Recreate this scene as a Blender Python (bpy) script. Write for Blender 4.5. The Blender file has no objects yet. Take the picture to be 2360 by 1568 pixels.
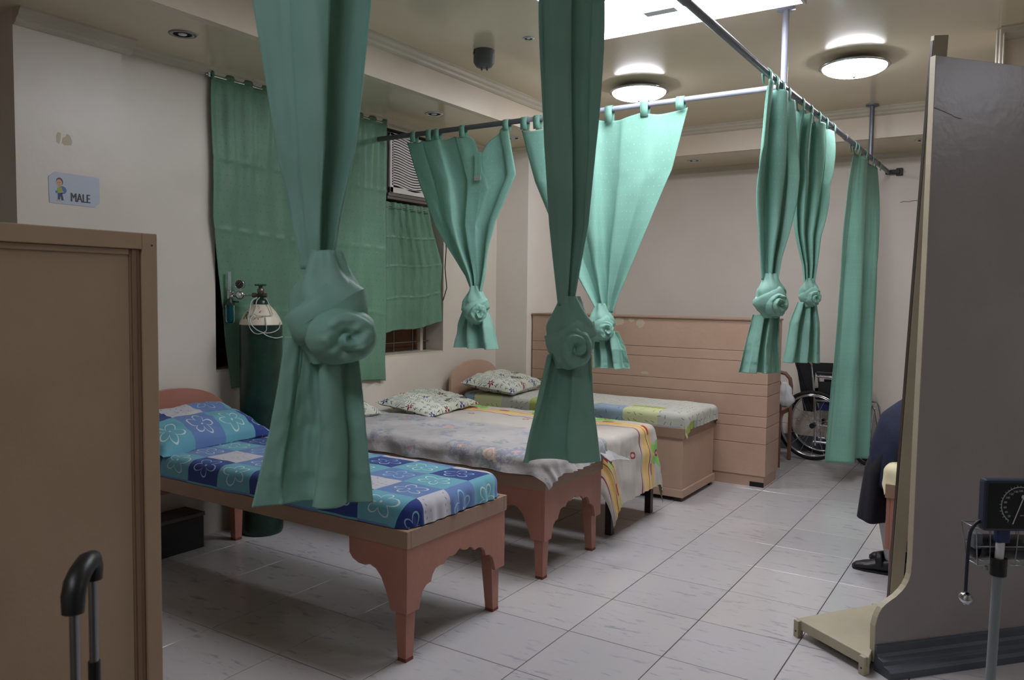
import bpy, bmesh, math, random
from math import sin, cos, pi, sqrt, atan2, hypot
from mathutils import Vector, Matrix, noise
random.seed(7)
S = bpy.context.scene
COL = S.collection

# ------------------------------------------------------------------ camera, world, exposure
RIGHT = Vector((0.8389781, 0.5440360, 0.0118580))
DOWN = Vector((0.0413901, -0.0420710, -0.9982569))
FWD = Vector((-0.5425888, 0.8380065, -0.0578143))
CAM = Vector((1.4873, -2.3452, 1.3542))
cd = bpy.data.cameras.new('camera'); cam = bpy.data.objects.new('camera', cd); COL.objects.link(cam)
cd.sensor_fit = 'HORIZONTAL'; cd.sensor_width = 36.0; cd.lens = 1816.3 / 2360 * 36.0; cd.clip_start = 0.05
mw = Matrix.Identity(4)
for i, a in enumerate((RIGHT, -DOWN, -FWD)):
    for j in range(3): mw[j][i] = a[j]
mw.translation = CAM
cam.matrix_world = mw
cd.dof.use_dof = True; cd.dof.focus_distance = 4.6; cd.dof.aperture_fstop = 9.0
S.camera = cam
w = bpy.data.worlds.new('world'); S.world = w; w.use_nodes = True
w.node_tree.nodes['Background'].inputs[0].default_value = (0.75, 0.8, 0.9, 1)
w.node_tree.nodes['Background'].inputs[1].default_value = 0.02
S.view_settings.view_transform = 'Standard'; S.view_settings.look = 'None'
S.view_settings.gamma = 1.0; S.view_settings.use_curve_mapping = False
S.view_settings.exposure = 0.32
TUBE_POWER = 11.0      # emission of the lamp diffusers
ROUND_POWER = 42.0

# ------------------------------------------------------------------ helpers
def lin(c):
    c = c / 255.0
    return c / 12.92 if c <= 0.04045 else ((c + 0.055) / 1.055) ** 2.4
def rgb(c): return (lin(c[0]), lin(c[1]), lin(c[2]), 1.0)

class V:                       # a socket with arithmetic, for writing shader maths
    def __init__(s, t, k): s.t = t; s.k = k
    def m(s, op, *a, clamp=False):
        n = s.t.nodes.new('ShaderNodeMath'); n.operation = op; n.use_clamp = clamp
        for i, v in enumerate((s,) + a):
            if isinstance(v, V): s.t.links.new(v.k, n.inputs[i])
            else: n.inputs[i].default_value = v
        return V(s.t, n.outputs[0])
    def __add__(s, o): return s.m('ADD', o)
    __radd__ = __add__
    def __sub__(s, o): return s.m('SUBTRACT', o)
    def __rsub__(s, o): return (s * -1.0) + o
    def __mul__(s, o): return s.m('MULTIPLY', o)
    __rmul__ = __mul__
    def __truediv__(s, o): return s.m('DIVIDE', o)
    def lt(s, o): return s.m('LESS_THAN', o)
    def gt(s, o): return s.m('GREATER_THAN', o)
    def abs(s): return s.m('ABSOLUTE')
    def floor(s): return s.m('FLOOR')
    def fract(s): return s.m('FRACT')
    def sin(s): return s.m('SINE')
    def cos(s): return s.m('COSINE')
    def sqrt(s): return s.m('SQRT')
    def atan2(s, o): return s.m('ARCTAN2', o)
    def max(s, o): return s.m('MAXIMUM', o)
    def min(s, o): return s.m('MINIMUM', o)
    def mod(s, o): return s.m('FLOORED_MODULO', o)

class Mat:
    def __init__(s, name, col=(200, 200, 200), rough=0.6, metal=0.0, spec=0.5, sheen=0.0):
        s.m = bpy.data.materials.new(name); s.m.use_nodes = True
        s.t = s.m.node_tree; s.b = s.t.nodes['Principled BSDF']; s.out = s.t.nodes['Material Output']
        s.b.inputs['Base Color'].default_value = rgb(col); s.b.inputs['Roughness'].default_value = rough
        s.b.inputs['Metallic'].default_value = metal; s.b.inputs['Specular IOR Level'].default_value = spec
        if sheen: s.b.inputs['Sheen Weight'].default_value = sheen
    def n(s, ty): return s.t.nodes.new(ty)
    def l(s, a, b): s.t.links.new(a, b)
    def coord(s, which='Object'):
        n = s.n('ShaderNodeTexCoord'); return n.outputs[which]
    def uv(s):
        n = s.n('ShaderNodeSeparateXYZ'); s.l(s.coord('UV'), n.inputs[0])
        return V(s.t, n.outputs[0]), V(s.t, n.outputs[1])
    def noise(s, scale, detail=3.0, vec=None, rough=0.55):
        n = s.n('ShaderNodeTexNoise'); n.inputs['Scale'].default_value = scale
        n.inputs['Detail'].default_value = detail; n.inputs['Roughness'].default_value = rough
        s.l(vec if vec is not None else s.coord(), n.inputs['Vector']); return n.outputs['Fac']
    def ramp(s, fac, stops, const=False):
        r = s.n('ShaderNodeValToRGB'); e = r.color_ramp.elements
        if const: r.color_ramp.interpolation = 'CONSTANT'
        while len(e) < len(stops): e.new(0.5)
        for i, (p, c) in enumerate(stops): e[i].position = p; e[i].color = c if len(c) == 4 else rgb(c)
        s.l(fac.k if isinstance(fac, V) else fac, r.inputs[0]); return r.outputs[0]
    def mix(s, fac, a, b):
        n = s.n('ShaderNodeMix'); n.data_type = 'RGBA'
        f = fac.k if isinstance(fac, V) else fac
        if isinstance(f, float): n.inputs[0].default_value = f
        else: s.l(f, n.inputs[0])
        for k, v in ((6, a), (7, b)):
            if isinstance(v, tuple): n.inputs[k].default_value = v if len(v) == 4 else rgb(v)
            else: s.l(v, n.inputs[k])
        return n.outputs[2]
    def color(s, sock): s.l(sock, s.b.inputs['Base Color']); s.colsock = sock; return s
    def bump(s, fac, strength=0.2, dist=0.01):
        n = s.n('ShaderNodeBump'); n.inputs['Strength'].default_value = strength; n.inputs['Distance'].default_value = dist
        s.l(fac.k if isinstance(fac, V) else fac, n.inputs['Height']); s.l(n.outputs[0], s.b.inputs['Normal']); return s
    def vary(s, c1, c2, scale=6.0, detail=4.0, lo=0.35, hi=0.65):
        return s.color(s.ramp(s.noise(scale, detail), [(lo, c1), (hi, c2)]))
    def translucent(s, amount, col):
        tr = s.n('ShaderNodeBsdfTranslucent'); mx = s.n('ShaderNodeMixShader')
        if isinstance(col, tuple): tr.inputs[0].default_value = rgb(col)
        else: s.l(col, tr.inputs[0])
        mx.inputs[0].default_value = amount
        s.l(s.b.outputs[0], mx.inputs[1]); s.l(tr.outputs[0], mx.inputs[2]); s.l(mx.outputs[0], s.out.inputs[0]); return s
    def emit(s, col, power):
        s.b.inputs['Emission Color'].default_value = rgb(col); s.b.inputs['Emission Strength'].default_value = power; return s

class MB:                      # collects shapes and links them as ONE mesh object
    def __init__(s): s.v = []; s.f = []; s.uv = {}; s.sm = []; s.mi = []; s.smooth = False; s.cur = 0
    def add(s, vs, fs, uvs=None):
        o = len(s.v); s.v += [Vector(p) for p in vs]
        for k, f in enumerate(fs):
            s.f.append(tuple(o + i for i in f)); s.sm.append(s.smooth); s.mi.append(s.cur)
            if uvs is not None: s.uv[len(s.f) - 1] = [uvs[i] for i in f]
        return s
    def box(s, a, b):
        x0, y0, z0 = a; x1, y1, z1 = b
        x0, x1 = min(x0, x1), max(x0, x1); y0, y1 = min(y0, y1), max(y0, y1); z0, z1 = min(z0, z1), max(z0, z1)
        vs = [(x, y, z) for z in (z0, z1) for x, y in ((x0, y0), (x1, y0), (x1, y1), (x0, y1))]
        return s.add(vs, [(3, 2, 1, 0), (4, 5, 6, 7), (0, 1, 5, 4), (1, 2, 6, 5), (2, 3, 7, 6), (3, 0, 4, 7)])
    def obox(s, c, ax, ay, az):  # oriented box: centre and three half-axis vectors
        c, ax, ay, az = map(Vector, (c, ax, ay, az))
        vs = [c + i * ax + j * ay + k * az for k in (-1, 1) for i, j in ((-1, -1), (1, -1), (1, 1), (-1, 1))]
        return s.add(vs, [(3, 2, 1, 0), (4, 5, 6, 7), (0, 1, 5, 4), (1, 2, 6, 5), (2, 3, 7, 6), (3, 0, 4, 7)])
    def frustum(s, a0, b0, z0, a1, b1, z1):   # rectangle a0..b0 at z0 to rectangle a1..b1 at z1
        vs = [(a0[0], a0[1], z0), (b0[0], a0[1], z0), (b0[0], b0[1], z0), (a0[0], b0[1], z0),
              (a1[0], a1[1], z1), (b1[0], a1[1], z1), (b1[0], b1[1], z1), (a1[0], b1[1], z1)]
        return s.add(vs, [(3, 2, 1, 0), (4, 5, 6, 7), (0, 1, 5, 4), (1, 2, 6, 5), (2, 3, 7, 6), (3, 0, 4, 7)])
    def tube(s, pts, r, n=10, caps=True, closed=False, flat=1.0, ref=None):
        pts = [Vector(p) for p in pts]; N = len(pts); rs = r if isinstance(r, (list, tuple)) else [r] * N
        sm = s.smooth; s.smooth = True; vs = []; prev = None
        for i, p in enumerate(pts):
            if closed: t = pts[(i + 1) % N] - pts[i - 1]
            else: t = pts[min(i + 1, N - 1)] - pts[max(i - 1, 0)]
            t.normalize()
            if prev is None:
                u = Vector(ref) if ref is not None else (Vector((0, 0, 1)) if abs(t.z) < 0.9 else Vector((1, 0, 0)))
            else: u = prev
            u = u - u.dot(t) * t
            if u.length < 1e-6: u = Vector((1, 0, 0)) - t.x * t
            u.normalize(); prev = u; q = t.cross(u)
            for k in range(n):
                a = 2 * pi * k / n; vs.append(p + rs[i] * (cos(a) * u + flat * sin(a) * q))
        fs = []
        for i in range(N if closed else N - 1):
            j = (i + 1) % N
            for k in range(n): fs.append((i * n + k, j * n + k, j * n + (k + 1) % n, i * n + (k + 1) % n))
        s.add(vs, fs)
        if caps and not closed:
            s.smooth = False
            s.add([vs[k] for k in range(n)], [tuple(range(n))]); s.add([vs[(N - 1) * n + k] for k in range(n)], [tuple(reversed(range(n)))])
        s.smooth = sm; return s
    def cyl(s, p0, p1, r0, r1=None, n=16, caps=True): return s.tube([p0, p1], [r0, r0 if r1 is None else r1], n, caps)
    def lathe(s, prof, c=(0, 0, 0), n=24, axis=(0, 0, 1)):   # prof: (radius, height)
        c = Vector(c); q = Vector((0, 0, 1)).rotation_difference(Vector(axis)); sm = s.smooth; s.smooth = True; vs = []
        for r, h in prof:
            for k in range(n):
                a = 2 * pi * k / n; vs.append(c + q @ Vector((r * cos(a), r * sin(a), h)))
        fs = [(i * n + k, i * n + (k + 1) % n, (i + 1) * n + (k + 1) % n, (i + 1) * n + k) for i in range(len(prof) - 1) for k in range(n)]
        s.add(vs, fs); s.smooth = sm; return s
    def prism(s, poly, o, ex, ey, ez):   # polygon (a,b) -> o + a*ex + b*ey, extruded by ez
        o, ex, ey, ez = map(Vector, (o, ex, ey, ez)); n = len(poly)
        A = [o + a * ex + b * ey for a, b in poly]; B = [p + ez for p in A]
        s.add(A + B, [tuple(range(n)), tuple(reversed(range(n, 2 * n)))] + [(i, n + i, n + (i + 1) % n, (i + 1) % n) for i in range(n)]); return s
    def ell(s, c, r, n=14, m=9, rot=None):
        c = Vector(c); sm = s.smooth; s.smooth = True; vs = []
        for i in range(m + 1):
            th = pi * i / m
            for k in range(n):
                a = 2 * pi * k / n; p = Vector((r[0] * sin(th) * cos(a), r[1] * sin(th) * sin(a), r[2] * cos(th)))
                vs.append(c + (rot @ p if rot else p))
        s.add(vs, [(i * n + k, (i + 1) * n + k, (i + 1) * n + (k + 1) % n, i * n + (k + 1) % n) for i in range(m) for k in range(n)]); s.smooth = sm; return s
    def grid(s, fn, nu, nv, uvfn=None, wrap=False):   # fn(u,v), u,v in 0..1
        sm = s.smooth; s.smooth = True
        vs = [fn(i / nu, j / nv) for j in range(nv + 1) for i in range(nu + 1)]
        uvs = [uvfn(i / nu, j / nv) for j in range(nv + 1) for i in range(nu + 1)] if uvfn else None
        w_ = nu + 1
        s.add(vs, [(j * w_ + i, j * w_ + i + 1, (j + 1) * w_ + i + 1, (j + 1) * w_ + i) for j in range(nv) for i in range(nu)], uvs); s.smooth = sm; return s

def root_of(o):
    while o.parent: o = o.parent
    return o
def finish(name, me, mats, parent):
    for m in (mats if isinstance(mats, (list, tuple)) else [mats]): me.materials.append(m.m if isinstance(m, Mat) else m)
    o = bpy.data.objects.new(name, me); COL.objects.link(o)
    if parent is not None: o.parent = parent
    return o
def obj(mb, name, mats, parent=None, local=False, bevel=0.0, solid=0.0, weld=False, loc=None):
    vs = mb.v
    base = None
    if parent is not None and not local:
        r = root_of(parent); inv = Matrix.LocRotScale(r.location, r.rotation_euler, None).inverted(); vs = [inv @ p for p in vs]
    elif parent is None and loc is not None: vs = [p - Vector(loc) for p in vs]
    me = bpy.data.meshes.new(name); me.from_pydata([tuple(p) for p in vs], [], mb.f)
    me.polygons.foreach_set('use_smooth', mb.sm); me.polygons.foreach_set('material_index', mb.mi)
    if mb.uv:
        ul = me.uv_layers.new(name='UVMap')
        for p in me.polygons:
            u = mb.uv.get(p.index)
            if u:
                for k, li in enumerate(p.loop_indices): ul.data[li].uv = u[k]
    if weld:
        bm = bmesh.new(); bm.from_mesh(me); bmesh.ops.remove_doubles(bm, verts=bm.verts, dist=1e-5); bmesh.ops.recalc_face_normals(bm, faces=bm.faces); bm.to_mesh(me); bm.free()
    me.update()
    o = finish(name, me, mats, parent)
    if parent is None and loc is not None: o.location = loc
    if bevel:
        b = o.modifiers.new('bevel', 'BEVEL'); b.width = bevel; b.segments = 2; b.limit_method = 'ANGLE'; b.angle_limit = 0.7
    if solid:
        b = o.modifiers.new('solid', 'SOLIDIFY'); b.thickness = solid; b.offset = 0
    return o
def tag(o, label, cat, group=None, kind=None):
    o['label'] = label; o['category'] = cat
    if group: o['group'] = group
    if kind: o['kind'] = kind
    return o
def thing(name, label, cat, loc=(0, 0, 0), rz=0.0, group=None):
    o = bpy.data.objects.new(name, None); COL.objects.link(o); o.location = loc; o.rotation_euler = (0, 0, rz); o.empty_display_size = 0.1
    return tag(o, label, cat, group)
def struct(mb, name, mats, bevel=0.0, parent=None):
    o = obj(mb, name, mats, parent, bevel=bevel); o['kind'] = 'structure'; return o
def copy_tree(o, parent=None):
    c = o.copy(); COL.objects.link(c); c.parent = parent
    for ch in list(o.children): copy_tree(ch, c)
    return c
def text_into(mb, s, size, o, ex, ey, ez=(0, 0, 0), sx=1.0, bold=0.0, center=True):
    cu = bpy.data.curves.new('txt', 'FONT'); cu.body = s; cu.size = size; cu.offset = bold; cu.resolution_u = 3
    if center: cu.align_x = 'CENTER'
    t = bpy.data.objects.new('txt', cu); COL.objects.link(t)
    dg = bpy.context.evaluated_depsgraph_get(); me = bpy.data.meshes.new_from_object(t.evaluated_get(dg))
    o, ex, ey = Vector(o), Vector(ex), Vector(ey)
    mb.add([o + v.co.x * sx * ex + v.co.y * ey for v in me.vertices], [tuple(p.vertices) for p in me.polygons])
    bpy.data.objects.remove(t); bpy.data.curves.remove(cu); bpy.data.meshes.remove(me)
def lerp(a, b, t): return a + (b - a) * t
def interp(rows, t):           # rows: list of tuples whose first entry rises; smooth interpolation of the rest
    if t <= rows[0][0]: return rows[0][1:]
    for a, b in zip(rows, rows[1:]):
        if t <= b[0]:
            k = (t - a[0]) / (b[0] - a[0]); k = k * k * (3 - 2 * k) * 0.5 + k * 0.5
            return tuple(lerp(p, q, k) for p, q in zip(a[1:], b[1:]))
    return rows[-1][1:]
def nz(x, y, z): return noise.noise(Vector((x, y, z)))

# ------------------------------------------------------------------ materials
def paint(name, c1, c2, rough, scale=2.0, bump=0.05, spec=0.5, bscale=25.0):
    m = Mat(name, c1, rough, spec=spec); m.vary(c1, c2, scale, 5.0)
    m.bump(m.noise(bscale, 3.0), bump, 0.02); return m
M_wall = paint('wall_paint', (218, 210, 197), (209, 201, 188), 0.32, 1.5, 0.06, bscale=14)
M_wallfar = paint('wall_paint_grey', (234, 225, 215), (226, 216, 206), 0.45, 1.2, 0.06)
M_beam = paint('beam_paint', (226, 211, 192), (218, 203, 184), 0.4, 2.0, 0.05)
M_ceil = paint('ceiling_paint', (226, 211, 184), (217, 202, 174), 0.17, 0.9, 0.03, bscale=5)
M_trim = paint('trim_paint', (206, 196, 178), (196, 186, 168), 0.4, 4.0, 0.03)
M_dark = Mat('dark_gap', (22, 20, 18), 0.9)
M_grout = paint('grout', (112, 98, 88), (92, 80, 70), 0.85, 8.0, 0.1)
M_pink = paint('peach_paint', (192, 160, 140), (184, 152, 132), 0.42, 3.0, 0.08, bscale=30)
M_pinkleg = paint('peach_leg_paint', (172, 120, 102), (162, 111, 93), 0.45, 3.0, 0.1, bscale=30)
M_rail = paint('rail_paint', (156, 128, 108), (147, 119, 99), 0.45, 3.0, 0.1, bscale=30)
M_cab = paint('cabinet_paint', (176, 152, 124), (166, 142, 114), 0.5, 2.0, 0.06)
M_cabdark = paint('cabinet_moulding_paint', (140, 112, 86), (130, 102, 78), 0.5, 2.0, 0.06)
M_board = paint('board_paint', (152, 146, 142), (142, 136, 132), 0.30, 2.0, 0.05)
M_cream = paint('cream_paint', (180, 172, 148), (168, 160, 136), 0.5, 5.0, 0.06)
M_skirt = paint('grey_skirting', (82, 88, 96), (70, 76, 84), 0.5, 4.0, 0.05)
M_steel = paint('painted_steel_rod', (118, 122, 132), (104, 108, 118), 0.35, 12.0, 0.05); M_steel.b.inputs['Metallic'].default_value = 0.4
M_rodlit = paint('rod_white', (176, 180, 196), (160, 164, 178), 0.35, 9.0, 0.04)  # rod steel with the light on it painted into a paler colour
M_chrome = Mat('chrome', (205, 208, 212), 0.14, 1.0)
M_alu = Mat('aluminium', (150, 152, 156), 0.3, 1.0)
M_blackp = Mat('black_plastic', (22, 23, 25), 0.42)
M_rubber = Mat('black_rubber', (26, 26, 28), 0.75)
M_brownwood = paint('dark_brown_wood', (52, 34, 28), (42, 26, 22), 0.4, 9.0, 0.05)
M_plywood = paint('brown_plywood', (112, 74, 48), (92, 58, 36), 0.6, 7.0, 0.08)
M_tankgreen = paint('tank_green', (20, 58, 44), (13, 42, 31), 0.35, 16.0, 0.1)
M_tankwhite = paint('tank_white', (222, 212, 194), (206, 196, 176), 0.4, 8.0, 0.1)
M_brass = Mat('old_brass', (120, 108, 96), 0.35, 0.8)
M_green_knob = Mat('green_knob', (38, 82, 52), 0.45)
M_white = Mat('white_plastic', (212, 212, 214), 0.4)
M_grey = Mat('grey_plastic', (96, 100, 106), 0.45)
M_navy = paint('navy_cloth', (30, 38, 66), (24, 30, 54), 0.85, 20.0, 0.15)
M_navydark = paint('dark_navy_skirt', (18, 21, 32), (14, 16, 26), 0.85, 20.0, 0.15)
M_stocking = Mat('white_stocking', (188, 184, 182), 0.7)
M_skin = Mat('skin', (176, 122, 92), 0.5)
M_hair = Mat('black_hair', (20, 17, 16), 0.45)
M_shoe = Mat('black_shoe_leather', (26, 28, 34), 0.4)
M_wcblack = Mat('black_vinyl', (18, 19, 24), 0.5)
M_wcblue = Mat('blue_vinyl', (26, 38, 84), 0.5)
M_lampwhite = Mat('lamp_housing', (226, 226, 228), 0.35)
M_tubelight = Mat('lit_diffuser', (255, 255, 255), 0.4).emit((240, 239, 248), TUBE_POWER)
M_dimtube = Mat('ageing_lit_diffuser', (255, 255, 255), 0.4).emit((240, 242, 255), TUBE_POWER * 0.66)  # weaker emission, for the two ceiling lights out of view
M_roundlight = Mat('lit_glass_dome', (255, 255, 255), 0.4).emit((240, 240, 248), ROUND_POWER)

# floor tile: pale marbled ceramic, each tile shifted by its own random value
M_tile = Mat('marbled_tile', (208, 206, 206), 0.16, spec=0.5)
def _tile():
    m = M_tile; oi = m.n('ShaderNodeObjectInfo')
    mp = m.n('ShaderNodeMapping'); mp.inputs['Rotation'].default_value = (0, 0, -0.55)
    mp.inputs['Scale'].default_value = (4.0, 15.0, 1)
    off = m.n('ShaderNodeCombineXYZ'); r = V(m.t, oi.outputs['Random'])
    m.l((r * 37.0).k, off.inputs[0]); m.l((r * 91.0).k, off.inputs[1])
    ad = m.n('ShaderNodeVectorMath'); ad.operation = 'ADD'
    m.l(m.coord(), mp.inputs[0]); m.l(mp.outputs[0], ad.inputs[0]); m.l(off.outputs[0], ad.inputs[1])
    a = m.noise(2.2, 5.0, ad.outputs[0], 0.65); 
    big = m.noise(0.7, 2.0, ad.outputs[0])
    veins = m.ramp(a, [(0.55, (0, 0, 0, 1)), (0.64, (1, 1, 1, 1))])
    patch = m.ramp(big, [(0.44, (0, 0, 0, 1)), (0.56, (1, 1, 1, 1))])
    f = V(m.t, veins) * V(m.t, patch) * 0.5
    base = m.ramp(r, [(0.0, (192, 189, 188)), (1.0, (184, 183, 184))])
    m.color(m.mix(f, base, (118, 126, 140)))
_tile()

def fabric_green(name, c, dot, trans, rough=0.5, dots=True):
    m = Mat(name, c, rough, spec=0.28, sheen=0.04)
    m.b.inputs['Sheen Roughness'].default_value = 0.4
    u, v = m.uv()
    k = 1 / 0.045
    row = (v * k).floor()
    a = ((u * k) + row.mod(2.0) * 0.5).fract() - 0.5; b = (v * k).fract() - 0.5
    d = (a * a + b * b * 0.6).sqrt().lt(0.075) * 0.8
    nv = m.noise(3.0, 3.0)
    base = m.ramp(nv, [(0.35, tuple(x * 0.96 for x in c)), (0.65, tuple(min(255, x * 1.03) for x in c))])
    colr = m.mix(d, base, dot) if dots else base
    m.color(colr)
    wv = ((u * 1400.0).sin() * (v * 1400.0).sin())
    m.bump(m.noise(60.0, 2.0), 0.06, 0.01)
    if trans: m.translucent(trans, colr)
    return m
M_mint = fabric_green('mint_satin', (134, 186, 168), (160, 204, 190), 0.07)
M_mintplain = fabric_green('mint_satin_plain', (136, 183, 166), (176, 220, 206), 0.08, dots=False)
M_mintknot = fabric_green('mint_satin_knot', (136, 183, 166), (176, 230, 214), 0.06, dots=False)
M_window_green = fabric_green('green_dotted_satin', (100, 138, 115), (76, 110, 90), 0.0, 0.42)

# patchwork sheet of the nearest bed: squares, with outlined flowers in some of them
M_quilt = Mat('blue_patchwork', (80, 130, 190), 0.75, spec=0.25, sheen=0.15)
def _quilt():
    m = M_quilt; u, v = m.uv()
    U = u * (1 / 0.215); W = v * (1 / 0.18); i = U.floor(); j = W.floor(); a = U.fract() - 0.5; b = W.fract() - 0.5
    rowm = j.mod(3.0); alt = (i + (j / 3.0).floor()).mod(2.0)
    navy, aqua, mid, white = (38, 60, 126), (98, 160, 176), (96, 124, 172), (186, 185, 190)
    r0 = m.mix(alt, navy, aqua); r1 = m.mix(alt, white, mid); r2 = m.mix(alt, mid, aqua)
    base = m.mix(rowm.gt(0.5), r0, r1); base = m.mix(rowm.gt(1.5), base, r2)
    r = (a * a + b * b).sqrt(); th = a.atan2(b)
    wob = (i * 2.1 + j * 1.3)
    R = ((th * 2.5 + wob).cos().abs()) * 0.21 + 0.14 + ((th + wob).sin()) * 0.04
    ring = (r - R).abs().lt(0.020) * r.gt(0.10)
    dot = r.lt(0.03)
    petals = ring.max(dot)
    small = (((a * 26.0).sin() * (b * 34.0 + (a * 9.0).sin() * 3.0).sin()).gt(0.72)) * ((a * 7.0).sin() * (b * 7.0).cos()).gt(0.1)
    isw = (rowm.gt(0.5)) * (rowm.lt(1.5)) * (alt.lt(0.5))
    line = m.mix(alt, (150, 196, 222), (198, 212, 206))
    colr = m.mix(petals * (1.0 - isw) * 0.85, base, line)
    colr = m.mix(small * isw * 0.75, colr, (110, 124, 170))
    m.color(colr)
    m.bump(m.noise(40.0, 3.0), 0.08, 0.01)
_quilt()

# white sheet with faded roses
M_rose = Mat('faded_rose_sheet', (214, 214, 216), 0.8, spec=0.2, sheen=0.1)
def _rose():
    m = M_rose; u, v = m.uv(); cu = m.n('ShaderNodeCombineXYZ'); m.l(u.k, cu.inputs[0]); m.l(v.k, cu.inputs[1])
    vec = cu.outputs[0]
    base = m.ramp(m.noise(3.0, 3.0, vec), [(0.3, (168, 165, 164)), (0.7, (180, 177, 175))])
    n1 = V(m.t, m.noise(30.0, 3.0, vec)); n2 = V(m.t, m.noise(16.0, 3.0, vec)); n3 = V(m.t, m.noise(5.0, 2.0, vec))
    colr = base
    for sc, off, rad, cols in ((4.4, 0.0, 0.24, ((208, 168, 168), (216, 196, 178))), (7.0, 3.7, 0.17, ((196, 140, 146), (170, 164, 186)))):
        vo = m.n('ShaderNodeTexVoronoi'); vo.inputs['Scale'].default_value = sc; vo.inputs['Randomness'].default_value = 0.85
        av = m.n('ShaderNodeVectorMath'); av.inputs[1].default_value = (off, off * 2, 0); m.l(vec, av.inputs[0]); m.l(av.outputs[0], vo.inputs['Vector'])
        d = V(m.t, vo.outputs['Distance']); sp = m.n('ShaderNodeSeparateColor'); m.l(vo.outputs['Color'], sp.inputs[0]); pick = V(m.t, sp.outputs[0]); pick2 = V(m.t, sp.outputs[1])
        on = pick2.gt(0.12)
        leaf = (d + n2 * 0.55).lt(rad + 0.42) * n1.gt(0.48) * on
        rose = (d + n2 * 0.14).lt(rad) * on
        swirl = ((d * 70.0 + n2 * 16.0).sin().gt(0.35)) * rose
        colr = m.mix(leaf * 0.75, colr, m.mix(n3.gt(0.5), (134, 150, 148), (140, 144, 166)))
        colr = m.mix(rose * 0.85, colr, m.mix(pick.gt(0.5), cols[0], cols[1]))
        colr = m.mix(swirl * 0.5, colr, (178, 134, 128))
    m.color(colr); m.bump(m.noise(24.0, 5.0), 0.45, 0.012)
_rose()

# cream sheet with yellow bands, wine coloured lines and green flowers
M_band = Mat('yellow_banded_sheet', (220, 212, 200), 0.8, spec=0.2, sheen=0.1)
def _band():
    m = M_band; u, v = m.uv()
    colr = m.ramp(m.noise(4.0, 2.0), [(0.3, (186, 180, 171)), (0.7, (194, 188, 179))])
    p = (v + 0.16).mod(0.62) - 0.31                      # repeats across the width
    wav = (u * 9.0).sin() * 0.012
    band = (p + wav - 0.075).abs().lt(0.05); colr = m.mix(band, colr, (226, 190, 122))
    edge = (p - 0.165).abs().lt(0.010); colr = m.mix(edge, colr, (218, 176, 104))
    q = (u + 0.05).mod(0.27) - 0.135
    rect = (p - 0.14).abs().lt(0.015) * q.abs().lt(0.04); colr = m.mix(rect, colr, (158, 52, 66))
    gre = (p - 0.14).abs().lt(0.015) * (q - 0.09).abs().lt(0.03); colr = m.mix(gre, colr, (170, 204, 130))
    l1 = (p - 0.10 + (u * 11.0).sin() * 0.016).abs().lt(0.0035); colr = m.mix(l1, colr, (140, 70, 48))
    l2 = (p + 0.03 + (u * 5.0 + 1.0).sin() * 0.04).abs().lt(0.006); colr = m.mix(l2, colr, (150, 48, 56))
    # green five petal flowers with a wine heart
    fu = (u + 0.10).mod(0.50) - 0.25; fv = p - 0.245
    r = (fu * fu + fv * fv).sqrt(); th = fu.atan2(fv)
    petal = r.lt(((th * 2.5).cos().abs()) * 0.045 + 0.052) * v.gt(0.7); colr = m.mix(petal, colr, (128, 192, 92))
    heart = r.lt(((th * 5.0).cos()) * 0.003 + 0.024) * v.gt(0.7); colr = m.mix(heart, colr, (156, 36, 62)); colr = m.mix(r.lt(0.011) * v.gt(0.7), colr, (222, 160, 170))
    # small wine rings
    gu = (u + 0.31).mod(0.44) - 0.22; gv = p + 0.12; rr = (gu * gu + gv * gv).sqrt()
    colr = m.mix((rr - 0.018).abs().lt(0.006), colr, (160, 54, 66))
    m.color(colr); m.bump(m.noise(18.0, 3.0), 0.12, 0.01)
_band()

# pale lime and blue sheet with short dark dashes
M_lime = Mat('lime_blue_sheet', (214, 216, 200), 0.7, spec=0.3)
def dash_mask(m, u, v, k, ln, wd):
    U = u * k; W = v * k; i = U.floor(); j = W.floor(); a = U.fract() - 0.5; b = W.fract() - 0.5
    wn = m.n('ShaderNodeTexWhiteNoise'); wn.noise_dimensions = '2D'; cb = m.n('ShaderNodeCombineXYZ'); m.l(i.k, cb.inputs[0]); m.l(j.k, cb.inputs[1]); m.l(cb.outputs[0], wn.inputs['Vector'])
    r = V(m.t, wn.outputs['Value']); th = r * 6.283
    c, s_ = th.cos(), th.sin(); x = a * c + b * s_; y = b * c - a * s_
    return x, y, r, i, j
def _lime():
    m = M_lime; u, v = m.uv()
    nzv = V(m.t, m.noise(2.0, 1.0)) * 0.10
    k = 1 / 0.26; i = ((u + nzv) * k).floor(); j = ((v + nzv) * 5.2).floor()
    sel = (i * 1.0 + j * 2.0).mod(5.0) + ((v + nzv * 1.5).gt(0.46)) * 10.0
    colr = m.ramp(m.noise(3.0, 2.0), [(0.3, (188, 190, 178)), (0.7, (196, 196, 188))])
    colr = m.mix(sel.lt(0.5), colr, (166, 177, 98)); colr = m.mix((sel - 2.0).abs().lt(0.5), colr, (150, 170, 188)); colr = m.mix((sel - 3.0).abs().lt(0.5), colr, (206, 212, 160))
    x, y, r, _, _ = dash_mask(m, u, v, 1 / 0.045, 0.3, 0.05)
    dash = x.abs().lt(0.30) * (y + x * x * 0.7).abs().lt(0.045) * r.lt(0.55)
    colr = m.mix(dash * 0.8, colr, (52, 58, 66)); m.color(colr); m.bump(m.noise(16.0, 3.0), 0.08, 0.01)
_lime()

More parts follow.
